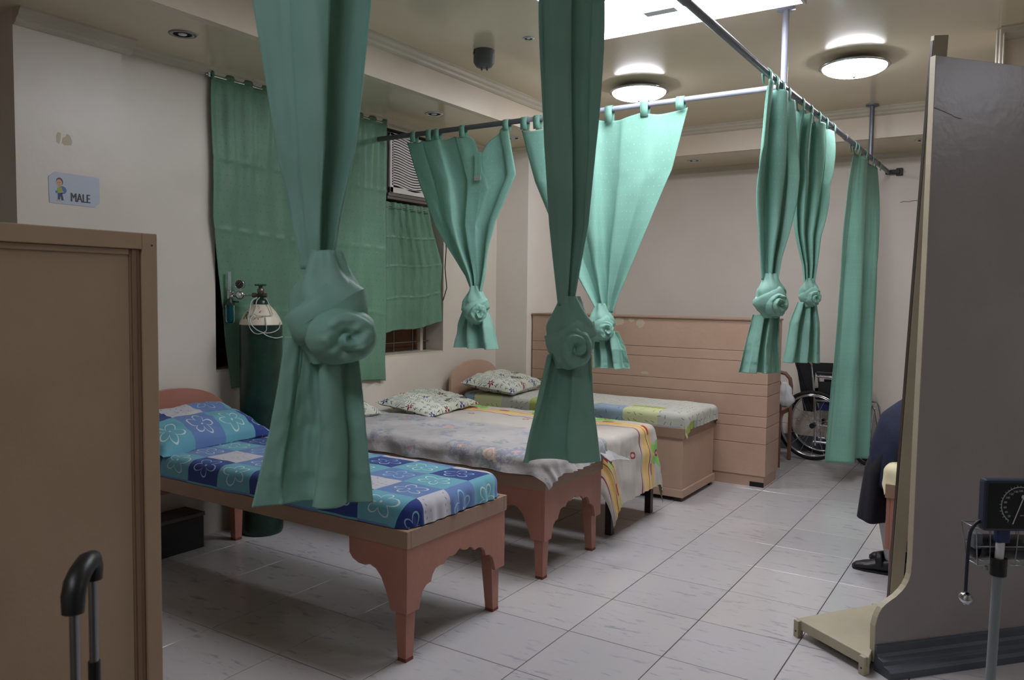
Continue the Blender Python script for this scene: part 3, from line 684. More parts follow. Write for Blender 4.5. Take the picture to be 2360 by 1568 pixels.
flat_curtain('large green dotted curtain over the window behind the oxygen tank', 0.395, 1.79, 0.735, 2.535, XW + 0.012, 2.0, 11,
             lambda u, v: 0.20 * max(0, (1 - u * 2.2)) * max(0, v - 0.45), lambda u: 0.07 * (1 - u) + 0.012 * sin(u * 9))
flat_curtain('short green curtain over the window below the air conditioner', 1.775, 2.45, 1.065, 1.985, XW - 0.006, 4.0, 7,
             lambda u, v: -0.16 * u * max(0, 1 - v * 2.0), lambda u: 0.065 * u + 0.01 * sin(u * 8))

# ------------------------------------------------------------------ ceiling fittings
fx = thing('fluorescent_light', 'wide lit fluorescent ceiling light above the curtain rod corner', 'ceiling light', (0.05, 0.97, ZC))
FX0, FX1, FY0, FY1, FZ = -0.47, 0.585, 0.405, 1.535, 2.715
b = MB(); b.box((FX0, FY0, FZ + 0.018), (FX1, FY1, ZC)); obj(b, 'housing', M_lampwhite, fx, bevel=0.004)
for (ya, yb) in ((FY0 + 0.012, 0.685), (0.697, 0.964), (0.976, 1.243), (1.257, FY1 - 0.012)):
    b = MB(); b.prism([(ya, FZ + 0.022), (yb, FZ + 0.022), (yb, FZ + 0.006), (lerp(ya, yb, 0.8), FZ), (lerp(ya, yb, 0.2), FZ), (ya, FZ + 0.006)], (FX0 + 0.012, 0, 0), (0, 1, 0), (0, 0, 1), (FX1 - FX0 - 0.024, 0, 0)); obj(b, 'diffuser', M_tubelight, fx)
b = MB(); b.box((FX0, FY0, FZ), (FX0 + 0.012, FY1, FZ + 0.03)); obj(b, 'end_cap', M_lampwhite, fx)
b = MB(); b.box((FX1 - 0.012, FY0, FZ), (FX1, FY1, FZ + 0.03)); obj(b, 'end_cap', M_lampwhite, fx)
b = MB(); b.box((-0.10, 1.22, FZ - 0.012), (0.06, 1.28, FZ + 0.004)); obj(b, 'latch', M_lampwhite, fx, bevel=0.004)
def twin_tube(label, x0, x1, y0, y1):
    t = thing('fluorescent_light', label, 'ceiling light', ((x0 + x1) / 2, (y0 + y1) / 2, ZC)); ym = (y0 + y1) / 2
    b = MB(); b.box((x0, y0, FZ + 0.018), (x1, y1, ZC)); obj(b, 'housing', M_lampwhite, t, bevel=0.004)
    for (ya, yb) in ((y0 + 0.012, ym - 0.007), (ym + 0.007, y1 - 0.012)):
        b = MB(); b.prism([(ya, FZ + 0.022), (yb, FZ + 0.022), (yb, FZ + 0.006), (lerp(ya, yb, 0.8), FZ), (lerp(ya, yb, 0.2), FZ), (ya, FZ + 0.006)], (x0 + 0.012, 0, 0), (0, 1, 0), (0, 0, 1), (x1 - x0 - 0.024, 0, 0)); obj(b, 'diffuser', M_dimtube, t)
twin_tube('lit twin tube ceiling light at the near end of the room, behind the viewpoint', 0.10, 1.32, -3.25, -2.68)
twin_tube('lit twin tube ceiling light in the right part of the room beyond the standing board', 3.30, 4.52, 0.80, 1.37)
for (x, y, lab) in ((0.578, 2.80, 'lit round ceiling light nearer the right board, the larger looking one'), (-0.772, 2.70, 'lit round ceiling light just above the cross rod')):
    t = thing('round_ceiling_light', lab, 'ceiling light', (x, y, ZC), group='round ceiling lights')
    b = MB(); b.lathe([(0.10, ZC), (0.15, ZC - 0.015), (0.155, ZC - 0.030), (0.196, ZC - 0.036), (0.200, ZC - 0.044), (0.188, ZC - 0.050), (0.176, ZC - 0.046)], (x, y, 0), 48); obj(b, 'rim', M_chrome, t)
    b = MB(); b.lathe([(0.182 * cos(a), ZC - 0.045 - 0.052 * sin(a)) for a in [k * pi / 2 / 10 for k in range(11)]], (x, y, 0), 48); obj(b, 'glass_dome', M_roundlight, t)
    b = MB(); b.lathe([(0.0, ZC - 0.112), (0.006, ZC - 0.110), (0.008, ZC - 0.102), (0.005, ZC - 0.094)], (x, y, 0), 10); obj(b, 'finial', M_chrome, t)
t = thing('smoke_detector', 'grey cylindrical ceiling detector with two short prongs', 'detector', (-1.24, 1.52, ZC))
b = MB(); c = (-1.235, 1.52, 0); b.lathe([(0.062, ZC), (0.062, ZC - 0.072), (0.046, ZC - 0.096), (0.030, ZC - 0.100), (0, ZC - 0.100)], c, 28); obj(b, 'housing', paint('detector_grey', (96, 98, 100), (88, 90, 92), 0.5, 8), t)
for d in (-0.013, 0.019):
    b = MB(); q = Vector(c) + RIGHT * d; b.cyl((q.x, q.y, ZC - 0.095), (q.x, q.y, ZC - 0.116), 0.006, n=8); obj(b, 'prong', M_grey, t)
for k in range(2):
    b = MB(); a0 = -2.6; pts = [(c[0] + 0.0625 * cos(a0 + q * 0.12), c[1] + 0.0625 * sin(a0 + q * 0.12), ZC - 0.014 - 0.009 * k) for q in range(6)]; b.tube(pts, 0.002, 5); obj(b, 'vent_slot', M_dark, t)
for i, (x, y, z, lab) in enumerate(((-1.885, -0.02, ZS, 'recessed downlight in the soffit nearest the camera, unlit'), (-1.886, 1.87, ZS, 'recessed downlight in the soffit above the air conditioner'), (-1.87, 2.82, ZS, 'recessed downlight in the soffit corner beside the pier'), (-1.016, 4.46, ZS, 'recessed downlight in the far soffit behind the broad curtain'), (0.80, 4.42, ZS, 'recessed downlight in the far soffit beside the right board'), (-0.895, 1.466, ZC, 'small recessed downlight in the upper ceiling beside the second curtain'))):
    R = 0.062 if z == ZS else 0.032
    t = thing('downlight', lab, 'downlight', (x, y, z), group='recessed downlights')
    b = MB(); b.lathe([(R, z), (R, z - 0.004), (R * 0.8, z - 0.007), (R * 0.68, z - 0.003)], (x, y, 0), 28); obj(b, 'ring', M_chrome if i else M_alu, t)
    b = MB(); b.lathe([(R * 0.70, z - 0.003), (R * 0.5, z - 0.001), (0, z - 0.001)], (x, y, 0), 24); o = obj(b, 'reflector', M_dark, t)
    b = MB(); b.ell((x, y, z - 0.002), (R * 0.34, R * 0.34, R * 0.10), 12, 6); obj(b, 'bulb', M_lampwhite, t)

# ------------------------------------------------------------------ beds
def scallop(W, zt):            # foot apron outline (a across, b up)
    left = [(0, 0.19), (0.072, 0.19), (0.078, 0.215), (0.092, 0.25), (0.115, 0.268), (0.142, 0.272), (0.152, 0.296), (0.170, 0.315), (0.198, 0.319), (0.222, 0.316), (0.236, 0.330), (0.256, 0.338), (0.278, 0.333), (0.300, 0.337)]
    left = [(a * W / 0.65, b) for a, b in left]
    return left + [(W / 2, 0.352)] + [(W - a, b) for a, b in reversed(left)] + [(W, zt), (0, zt)]
def bracket_poly(zt):          # side bracket outline (a = distance from the foot, b up)
    return [(0, zt), (0, 0.19), (0.062, 0.19), (0.070, 0.22), (0.088, 0.265), (0.108, 0.305), (0.135, 0.332), (0.165, 0.342), (0.190, 0.334), (0.222, 0.336), (0.252, 0.348), (0.270, 0.368), (0.272, zt)]
def scallop_bed(label, loc, rz, L, W, sticker=False, hb=True, rail_top=0.497):
    t = thing('bed', label, 'bed', loc, rz); zt = 0.432; K = dict(local=True)
    b = MB(); b.box((-L, 0, zt), (0, 0.022, rail_top)); obj(b, 'side_rail', M_rail, t, bevel=0.002, **K)
    b = MB(); b.box((-L, W - 0.022, zt), (0, W, rail_top)); obj(b, 'side_rail', M_rail, t, bevel=0.002, **K)
    b = MB(); b.box((-0.022, 0.0222, zt), (0, W - 0.0222, rail_top)); obj(b, 'foot_rail', M_rail, t, bevel=0.002, **K)
    b = MB(); b.box((-L, 0.0222, zt), (-L + 0.022, W - 0.0222, rail_top)); obj(b, 'head_rail', M_rail, t, **K)
    b = MB(); b.box((-L + 0.0222, 0.0222, rail_top - 0.03), (-0.0222, W - 0.0222, rail_top - 0.006)); obj(b, 'platform', M_rail, t, **K)
    b = MB(); b.prism([(a, c) for a, c in scallop(W - 0.012, zt)], (-0.022, 0.006, 0), (0, 1, 0), (0, 0, 1), (0.016, 0, 0)); obj(b, 'foot_apron', M_pinkleg, t, bevel=0.0015, **K)
    for y in (0.006, W - 0.022):
        b = MB(); b.prism(bracket_poly(zt), (-0.022, y, 0), (-1, 0, 0), (0, 0, 1), (0, 0.016, 0)); obj(b, 'side_bracket', M_pinkleg, t, bevel=0.0015, **K)
    for (x, sx) in ((-0.024, -1), (-L + 0.10, 1)):
        for (y, sy) in ((0.023, 1), (W - 0.023, -1)):
            b = MB(); y0, y1 = sorted((y, y + sy * 0.062)); x0, x1 = sorted((x, x + sx * 0.058)); ya, yb = sorted((y, y + sy * 0.042)); xa, xb = sorted((x, x + sx * 0.040))
            b.frustum((xa, ya), (xb, yb), 0.012, (x0, y0), (x1, y1), 0.3); b.box((x0, y0, 0.3), (x1, y1, zt + 0.02)); lg = obj(b, 'leg', M_pinkleg, t, bevel=0.0015, **K)
            b = MB(); b.frustum((xa, ya), (xb, yb), 0.0, (xa, ya), (xb, yb), 0.012); obj(b, 'leg_tip', Mat('scuffed_tip', (120, 62, 48), 0.6) if 'scuffed_tip' not in bpy.data.materials else bpy.data.materials['scuffed_tip'], lg, **K)
    if hb:
        b = MB(); n = 26; za, zb = 0.655, 0.845
        poly = [(0.0, 0.30), (W, 0.30)] + [(W / 2 + W / 2 * cos(pi * k / n), za + (zb - za) * max(0.0, sin(pi * k / n)) ** 0.85) for k in range(n + 1)]
        b.prism(poly, (-L - 0.024, 0, 0), (0, 1, 0), (0, 0, 1), (0.022, 0, 0)); obj(b, 'headboard', M_pinkleg, t, bevel=0.002, **K)
    if sticker:
        b = MB(); x0 = -0.395; b.box((x0, -0.0012, 0.447), (x0 + 0.098, 0.0, 0.487)); st = obj(b, 'property_sticker', Mat('sticker_silver', (150, 150, 148), 0.5), t, **K)
        b = MB(); n = 28; ring = []
        cx, cz = x0 + 0.0185, 0.466
        vs = [(cx + r * cos(2 * pi * k / n), -0.0018, cz + r * sin(2 * pi * k / n)) for r in (0.0095, 0.0145) for k in range(n)]
        b.add(vs, [(k, (k + 1) % n, n + (k + 1) % n, n + k) for k in range(n)])
        b.prism([(cx + 0.0055 * cos(2 * pi * k / 12), cz - 0.001 + 0.006 * sin(2 * pi * k / 12)) for k in range(12)], (0, -0.0018, 0), (1, 0, 0), (0, 0, 1), (0, 0.0005, 0))
        b.box((x0 + 0.003, -0.0018, 0.482), (x0 + 0.050, -0.0012, 0.4845))
        rr = random.Random(4)
        for k in range(5):
            x = x0 + 0.040 + 0.003 * k
            while x < x0 + 0.088:
                wd = rr.uniform(0.004, 0.011); b.box((x, -0.0018, 0.4765 - k * 0.006), (x + wd, -0.0012, 0.4795 - k * 0.006)); x += wd + 0.003
        obj(b, 'sticker_print', Mat('sticker_ink', (40, 46, 78), 0.6), st, **K)
    return t
def sheet_cover(name, label, cat, loc, rz, L, W, ztop, rc, rp, H, mat, over=(0, 0, 0, 0), nu=150, nv=70, wrinkle=0.004, wscale=5.0, seed=0.0, flare=0.06, gather=0.0, uvoff=(0, 0), crown=0.008, hang=1.0, cut=None):
    """a sheet over a mattress; local frame: foot edge x=0, body to x=-L, width 0..W. H: drop of the sides; over: extra drop at (foot, head, near, far)"""
    t = MB(); A, B = L / 2, W / 2
    arc = rp * pi / 2
    ext = [H - rp + arc + o for o in over]; fo = rc - rp
    def fn(u, v):
        a = lerp(-A - ext[1] + rp, A + ext[0] - rp, u); bb = lerp(-B - ext[2] + rp, B + ext[3] - rp, v)
        ia, ib = A - rc, B - rc
        dx = max(0, abs(a) - ia); dy = max(0, abs(bb) - ib); sx = 1 if a > 0 else -1; sy = 1 if bb > 0 else -1
        d0 = hypot(dx, dy); d = max(0, d0 - fo)
        hx, hy = (dx / d0, dy / d0) if d0 > 1e-9 else (0, 0)
        # drop limit: interpolate between the limits of the two sides
        lim_x = (ext[0] if sx > 0 else ext[1]); lim_y = (ext[3] if sy > 0 else ext[2])
        lim = (lim_x * hx * hx + lim_y * hy * hy) if d0 > 1e-9 else 1.0
        if over == (0, 0, 0, 0): d = min(d, lim)
        if d < arc: h = min(d0, fo) + rp * sin(d / rp); z = -rp * (1 - cos(d / rp))
        else:
            h = min(d0, fo) + rp + flare * (d - arc); z = -rp - (d - arc) * (1 - flare * 0.5) * hang
        x = (ia * sx + sx * hx * h) if dx > 0 else a
        y = (ib * sy + sy * hy * h) if dy > 0 else bb
        if dx > 0 and dy == 0: y = bb
        if dy > 0 and dx == 0: x = a
        dz = wrinkle * (nz(a * wscale, bb * wscale, seed) + 0.6 * nz(a * wscale * 2.7, bb * wscale * 2.7, seed + 4)) + crown * (1 - (bb / (B + 0.1)) ** 2)
        side = min(1, max(0, (d - arc * 0.4) / max(arc, 0.02)))
        g = gather * side * hx * (sin(bb * 95 + 3 * nz(bb * 8, 0, seed)) + 0.6 * nz(bb * 40, a * 6, seed))
        w2 = wrinkle * 2.0 * side * nz(a * 9, bb * 9, seed + 2)
        return Vector((x - A + sx * hx * (g + w2), y + B + sy * hy * (w2 + g * 0.5), ztop + z + dz * (1 - 0.5 * side)))
    t.grid(fn, nu, nv, lambda u, v: (lerp(-ext[1], L + ext[0], u) + uvoff[0], lerp(-ext[2], W + ext[3], v) + uvoff[1]))
    me = bpy.data.meshes.new(name)
    o = obj(t, name, mat, None, local=True); o.location = loc; o.rotation_euler = (0, 0, rz)
    tag(o, label, cat)
    return o
def pillow(label, loc, rot, LX, LY, TH, mat, seed, pinch=0.06, group=None):
    b = MB()
    def side(sg):
        def fn(u, v):
            a, c = 2 * u - 1, 2 * v - 1
            e = max(0.0, (1 - abs(a) ** 3.2)) ** 0.55 * max(0.0, (1 - abs(c) ** 3.2)) ** 0.55
            px = a * LX / 2 * (1 - pinch * (1 - abs(c) ** 2) * abs(a) ** 4); py = c * LY / 2 * (1 - pinch * (1 - abs(a) ** 2) * abs(c) ** 4)
            wr = 0.010 * nz(a * 3, c * 3, seed) + 0.006 * nz(a * 8, c * 8, seed + 3)
            z = sg * TH * (0.62 if sg > 0 else 0.38) * e + wr * min(1, e * 2) + 0.006 * nz(a * 5, c * 5, seed + 8)
            return Vector((px, py, z))
        return fn
    b.grid(side(1), 44, 44, lambda u, v: (u * LX, v * LY)); b.grid(lambda u, v: side(-1)(1 - u, v), 44, 44, lambda u, v: (u * LX + 0.3, v * LY))
    o = obj(b, 'pillow', mat, None, local=True, weld=False); o.location = loc; o.rotation_euler = rot
    return tag(o, label, 'pillow', group)

# nearest bed with the blue patchwork sheet
scallop_bed('nearest peach painted wooden bed with scalloped foot board under the blue patchwork mattress', (-0.333, -0.21, 0), 0, 1.855, 0.652)
sheet_cover('mattress', 'mattress under a blue patchwork sheet with outlined flowers', 'mattress', (-0.335, -0.212, 0), 0, 1.86, 0.655, 0.592, 0.105, 0.045, 0.094, M_quilt, gather=0.0035, wrinkle=0.004, seed=3.0, uvoff=(0.50, 0.11 + 0.54), nu=190, nv=90)
pillow('plump pillow in the blue patchwork case with outlined flowers', (-1.98, 0.09, 0.655), (0.02, 0.26, 0.05), 0.42, 0.66, 0.15, M_quilt, 1.3)
# second bed with the rose sheet
scallop_bed('second peach painted wooden bed with scalloped foot board and a silver sticker on its rail', (-0.353, 0.802, 0), 0, 1.865, 0.60, sticker=True, hb=False)
sheet_cover('mattress', 'mattress under a crumpled white sheet with faded roses', 'mattress', (-0.322, 0.790, 0), 0, 1.90, 0.665, 0.592, 0.09, 0.05, 0.090, M_rose, over=(0.008, 0, 0.004, 0.015), gather=0.008, wrinkle=0.012, wscale=6, seed=8.0, flare=0.25, nu=190, nv=90, uvoff=(3.1, 1.7))
b = MB()
def flap(u, v):
    x = lerp(-0.48, -0.26, v) + 0.02 * u; y = lerp(1.30, 1.455, u ** 0.8); k = u
    z = 0.575 - 0.075 * v * v - 0.035 * k * k - 0.02 * sin(pi * v) * k + 0.006 * nz(u * 5, v * 5, 2)
    return Vector((x + 0.02 * sin(v * 3) * u, y + 0.07 * u * v, z))
b.grid(flap, 24, 24, lambda u, v: (u * 0.2 + 5, v * 0.22 + 2))
tag(obj(b, 'pillowcase', M_rose, None, solid=0.002), 'loose white corner of cloth lying over the far foot corner of the rose sheet', 'cloth')  # flap of the rose sheet at the far foot corner
pillow('small end of a printed pillow on the rose sheet, seen past the nearest curtain', (-2.0, 1.06, 0.640), (0, 0.16, 0.0), 0.36, 0.48, 0.11, M_case, 4.4)
# third bed, dark brown legs, banded sheet hanging over its foot
t = thing('bed', 'low bed with dark brown square legs under the yellow banded sheet', 'bed', (-0.43, 1.93, 0))
for y in (1.640, 2.198):
    for x in (-0.452, -2.18):
        b = MB(); b.box((x, y, 0.0), (x + 0.04, y + 0.042, 0.44)); obj(b, 'leg', M_brownwood, t, bevel=0.002)
b = MB(); b.box((-2.19, 1.64, 0.42), (-0.412, 2.24, 0.475)); obj(b, 'frame', M_brownwood, t, bevel=0.003)
b = MB(); b.box((-2.19, 1.645, 0.477), (-0.415, 2.235, 0.545)); obj(b, 'inner_mattress', M_case_plain, t, bevel=0.02)
sheet_cover('bed_sheet', 'cream sheet with yellow bands and a green flower, draped over the foot of the bed', 'sheet', (-0.385, 1.575, 0), 0, 1.85, 0.665, 0.562, 0.07, 0.05, 0.09, M_band, over=(0.30, 0, 0.22, 0.24), wrinkle=0.006, wscale=4, seed=5.0, flare=0.13, nu=170, nv=90, gather=0.004, uvoff=(0.10, 0.40))
pillow('printed pillow with letters on the yellow banded sheet', (-1.86, 1.80, 0.615), (0.03, 0.14, 0.10), 0.44, 0.62, 0.095, M_case, 6.1)
# fourth bed: a box bench bed against the partition
t = thing('bed', 'peach painted box bed standing against the boarded partition', 'bed', (-0.34, 2.56, 0))
b = MB(); b.box((-2.22, 2.575, 0.075), (-0.352, 3.19, 0.425)); obj(b, 'box_body', M_pink, t, bevel=0.003)
b = MB(); b.box((-2.24, 2.558, 0.42), (-0.338, 3.20, 0.490)); obj(b, 'lid', M_rail, t, bevel=0.004)
b = MB(); b.box((-2.23, 2.560, 0.028), (-0.338, 3.198, 0.080)); obj(b, 'plinth', M_pink, t, bevel=0.003)
for x in (-0.40, -2.19):
    for y in (2.575, 3.145):
        b = MB(); b.box((x, y, 0), (x + 0.045, y + 0.04, 0.03)); obj(b, 'foot', M_brownwood, t)
b = MB(); n = 26; W = 0.63
poly = [(0.0, 0.42), (W, 0.42)] + [(W / 2 + W / 2 * cos(pi * k / n), 0.665 + 0.165 * max(0.0, sin(pi * k / n)) ** 0.8) for k in range(n + 1)]
b.prism(poly, (-2.20, 2.46, 0), (0, 1, 0), (0, 0, 1), (0.024, 0, 0)); obj(b, 'headboard', M_pink, t, bevel=0.002)
sheet_cover('mattress', 'thin mattress in a pale lime and blue sheet with dark dashes', 'mattress', (-0.31, 2.565, 0), 0, 1.86, 0.63, 0.585, 0.07, 0.04, 0.092, M_lime, over=(0.012, 0, 0.006, 0), wrinkle=0.005, wscale=4, seed=2.0, flare=0.0, gather=0.004, nu=150, nv=60, uvoff=(0.1, 0.25))
pillow('printed pillow with letters on the pale lime sheet by the far headboard', (-1.92, 2.80, 0.655), (0.03, 0.12, 0.12), 0.46, 0.58, 0.13, M_case, 9.2)
# printed words on the pillow cases stay small: a few woven name strips
def raycast_words(target, words):
    dg = bpy.context.evaluated_depsgraph_get(); bpy.context.view_layer.update()
    o = target; b = MB()
    for (s, lx, ly, ang, size) in words:
        ex = Vector((cos(ang), sin(ang), 0)); ey = Vector((-sin(ang), cos(ang), 0))
        m = MB(); text_into(m, s, size, (lx, ly, 0.5), ex, ey, bold=0.0006)
        vs = []
        for p in m.v:
            hit, loc_, nrm, idx = o.ray_cast(Vector((p.x, p.y, 0.5)), Vector((0, 0, -1)))
            vs.append((p.x, p.y, (loc_.z if hit else 0.0) + 0.0018))
        b.add(vs, m.f)
    obj(b, 'printed_word', Mat('print_ink', (44, 46, 54), 0.7) if 'print_ink' not in bpy.data.materials else bpy.data.materials['print_ink'], o, local=True)
pl = [o for o in COL.objects if o.name.startswith('pillow') and o.get('category') == 'pillow']
raycast_words(pl[2], [('FENDI', 0.16, 0.20, 1.5, 0.036), ('FENDI', 0.15, 0.02, 1.7, 0.034)])
raycast_words(pl[3], [('FENDI', 0.14, -0.05, 1.2, 0.038), ('FENDI', 0.05, 0.16, 1.8, 0.034)])

# ------------------------------------------------------------------ boarded partition
t = thing('partition', 'low peach painted partition of horizontal boards behind the box bed', 'partition', (0.0, 3.27, 0))
rr = random.Random(3)
M_wear = Mat('bare_patch', (196, 180, 158), 0.7)
zs = [0.08, 0.310, 0.430, 0.506, 0.653, 0.736, 0.897, 0.970, 1.186]
for a, c in zip(zs, zs[1:]):
    b = MB(); b.box((-1.945, 3.27, a + 0.0012), (0.0, 3.62, c - 0.0012)); bd = obj(b, 'board', M_pink, t, bevel=0.0022)
    if c > 1.1:

        for (cx, cz, rx, rz) in ((-1.155, 1.155, 0.045, 0.034), (-1.05, 1.168, 0.028, 0.016), (-0.975, 1.145, 0.034, 0.040)):
            n = 18; m = MB(); m.prism([(cx + rx * cos(2 * pi * k / n) * rr.uniform(.75, 1.15), cz + rz * sin(2 * pi * k / n) * rr.uniform(.75, 1.1)) for k in range(n)], (0, 3.2694, 0), (1, 0, 0), (0, 0, 1), (0, 0.0008, 0)); obj(m, 'worn_patch', M_wear, bd)
    if abs(a - 0.736) < 0.01:
        m = MB(); n = 16; m.prism([(-0.93 + 0.035 * cos(2 * pi * k / n) * rr.uniform(.6, 1.2), 0.765 + 0.013 * sin(2 * pi * k / n) * rr.uniform(.6, 1.2)) for k in range(n)], (0, 3.2694, 0), (1, 0, 0), (0, 0, 1), (0, 0.0008, 0)); obj(m, 'worn_patch', M_wear, bd)
b = MB(); b.box((-1.945, 3.282, 0.0), (-0.012, 3.61, 0.08)); obj(b, 'plinth', M_pink, t)
b = MB(); b.box((-1.955, 3.262, 1.186), (0.006, 3.628, 1.200)); obj(b, 'top_board', M_rail, t, bevel=0.003)
b = MB(); b.box((-0.11, 3.2805, 0.0), (-0.0105, 3.2835, 0.035)); obj(b, 'scuff', M_dark, t)  # near-black strip at the foot of the plinth's right end

# right-hand bed with its mattress
scallop_bed('peach painted bed behind the right board, on which the person sits', (0.985, 2.27, 0), pi, 1.9, 0.64, hb=False)
sheet_cover('mattress', 'cream covered mattress on the bed behind the right board', 'mattress', (0.965, 2.27, 0), pi, 1.9, 0.64, 0.575, 0.07, 0.04, 0.078, M_case_plain, wrinkle=0.006, seed=1.0, over=(0.004, 0, 0, 0.004))
pillow('cream cushion on the right-hand bed, glimpsed behind the leaning brace', (1.25, 1.735, 0.622), (0, 0, 0.1), 0.36, 0.17, 0.075, M_white, 3.3)

# ------------------------------------------------------------------ oxygen tank
TX, TY = -2.070, 0.575
t = thing('oxygen_tank', 'dark green oxygen cylinder with white shoulder, gauge and tubing beside the large window curtain', 'oxygen tank', (TX, TY, 0))
b = MB(); b.lathe([(0, 0.0), (0.108, 0.0), (0.114, 0.012), (0.115, 0.03), (0.115, 1.172)], (TX, TY, 0), 48); cyl = obj(b, 'cylinder', M_tankgreen, t)
b = MB(); b.lathe([(0.1152, 1.170), (0.113, 1.182), (0.098, 1.214), (0.080, 1.243), (0.056, 1.270), (0.046, 1.282), (0.0, 1.283)], (TX, TY, 0), 48); sh = obj(b, 'shoulder', M_tankwhite, t)
b = MB(); b.lathe([(0.040, 1.275), (0.040, 1.302), (0.034, 1.308), (0.018, 1.312), (0.018, 1.32), (0, 1.32)], (TX, TY, 0), 32); obj(b, 'collar', M_tankgreen, t)
b = MB(); b.lathe([(0.0, 1.318), (0.016, 1.318), (0.016, 1.345), (0.019, 1.347), (0.019, 1.366), (0.012, 1.372), (0.010, 1.388), (0, 1.388)], (TX, TY, 0), 16); vl = obj(b, 'valve', M_brass, t)
b = MB(); b.lathe([(0, 1.384), (0.010, 1.384), (0.012, 1.392), (0, 1.398)], (TX, TY, 0), 12)
for k in range(6): a = 2 * pi * k / 6; b.ell((TX + 0.024 * cos(a), TY + 0.024 * sin(a), 1.390), (0.010, 0.010, 0.006), 10, 6)
obj(b, 'hand_wheel', M_green_knob, vl)
RV = Vector((RIGHT.x, RIGHT.y, 0)).normalized(); FV = Vector((-FWD.x, -FWD.y, 0)).normalized()
P = lambda r, f, z: Vector((TX, TY, 0)) + RV * r + FV * f + Vector((0, 0, z))
b = MB(); b.cyl(P(-0.035, 0, 1.333), P(0.03, 0, 1.333), 0.009, n=12); b.cyl(P(0.018, 0, 1.333), P(0.034, 0, 1.333), 0.012, n=12); b.cyl(P(-0.046, 0, 1.333), P(-0.024, 0, 1.333), 0.013, n=8); obj(b, 'yoke', M_brass, vl)
b = MB(); b.cyl(P(-0.105, 0, 1.333), P(-0.04, 0, 1.333), 0.0055, n=12); b.lathe([(0, -0.018), (0.022, -0.018), (0.024, -0.008), (0.024, 0.012), (0.016, 0.02), (0, 0.022)], P(-0.112, 0, 1.333), 20, FV); b.cyl(P(-0.150, 0, 1.333), P(-0.135, 0, 1.333), 0.010, n=8); b.cyl(P(-0.165, 0, 1.333), P(-0.13, 0, 1.333), 0.006, n=8)
b.cyl(P(-0.115, 0, 1.35), P(-0.115, 0, 1.37), 0.007, n=8); rg = obj(b, 'regulator', M_chrome, t)
b = MB(); b.lathe([(0, -0.012), (0.026, -0.012), (0.026, 0.010), (0.024, 0.013), (0.0225, 0.010), (0, 0.010)], P(-0.115, 0, 1.392), 28, FV); gg = obj(b, 'gauge', M_chrome, t)
b = MB(); b.lathe([(0.022, 0.0), (0, 0.0)], P(-0.115, 0.0108, 1.392), 24, FV); obj(b, 'gauge_face', Mat('gauge_dark', (34, 38, 42), 0.3), gg)
b = MB()
for k in range(9):
    a = -0.6 + k * 0.54; q = P(-0.115, 0.0116, 1.392); d = RV * cos(a) + Vector((0, 0, 1)) * sin(a); b.obox(q + d * 0.017, d * 0.003, d.cross(FV) * 0.0008, FV * 0.0003)
d = (RV * 0.5 + Vector((0, 0, 0.8))).normalized(); b.obox(P(-0.115, 0.0118, 1.392) + d * 0.004, d * 0.011, d.cross(FV) * 0.0009, FV * 0.0003)
obj(b, 'gauge_marks', Mat('gauge_ink', (150, 154, 156), 0.5), gg)
b = MB(); b.lathe([(0, 0.022), (0.010, 0.022), (0.010, 0.0235), (0, 0.0235)], P(-0.112, 0, 1.333), 16, FV); obj(b, 'badge', M_white, rg)
b = MB(); b.cyl(P(-0.175, 0, 1.315), P(-0.175, 0, 1.355), 0.011, n=14); b.cyl(P(-0.178, -0.0, 1.312), P(-0.165, 0.0, 1.34), 0.009, n=10); b.ell(P(-0.158, 0.012, 1.325), (0.009, 0.009, 0.009), 10, 8); b.ell(P(-0.155, 0.0, 1.347), (0.007, 0.007, 0.007), 10, 8); fm = obj(b, 'flowmeter', M_chrome, t)
M_glass = Mat('clear_plastic', (225, 230, 232), 0.08); M_glass.b.inputs['Transmission Weight'].default_value = 0.8; M_glass.b.inputs['IOR'].default_value = 1.2
b = MB(); b.cyl(P(-0.175, 0, 1.355), P(-0.175, 0, 1.462), 0.011, 0.010, n=16); ft = obj(b, 'flow_tube', M_glass, fm)
b = MB(); b.cyl(P(-0.177, 0.0, 1.36), P(-0.177, 0.0, 1.458), 0.003, n=8); obj(b, 'flow_stem', M_white, fm)
b = MB(); b.cyl(P(-0.172, 0, 1.288), P(-0.172, 0, 1.312), 0.022, 0.016, n=20); b.cyl(P(-0.172, 0, 1.276), P(-0.172, 0, 1.290), 0.028, n=20); b.cyl(P(-0.172, 0.005, 1.298), P(-0.118, 0.01, 1.294), 0.004, n=8); obj(b, 'humidifier_lid', Mat('dark_green_plastic', (26, 54, 44), 0.4), t)
M_hum = Mat('teal_plastic', (40, 120, 128), 0.12); M_hum.b.inputs['Transmission Weight'].default_value = 0.7; M_hum.b.inputs['IOR'].default_value = 1.25
b = MB(); b.lathe([(0.025, 1.277), (0.025, 1.19), (0.022, 1.176), (0, 1.175)], P(-0.172, 0, 0), 24); hb = obj(b, 'humidifier_bottle', M_hum, t)
b = MB(); b.lathe([(0, 1.203), (0.0235, 1.203), (0.0235, 1.190), (0.020, 1.178), (0, 1.177)], P(-0.172, 0, 0), 20); obj(b, 'water', Mat('teal_water', (24, 84, 104), 0.1), hb)
def tubing(pts):
    b = MB(); out = []
    pts = [Vector(p) for p in pts]
    for i in range(len(pts) - 1):
        p0, p1, p2, p3 = pts[max(i - 1, 0)], pts[i], pts[i + 1], pts[min(i + 2, len(pts) - 1)]
        for k in range(8):
            q = k / 8; out.append(0.5 * ((2 * p1) + (p2 - p0) * q + (2 * p0 - 5 * p1 + 4 * p2 - p3) * q * q + (3 * p1 - p0 - 3 * p2 + p3) * q ** 3))
    out.append(pts[-1]); b.tube(out, 0.0028, 8); return b
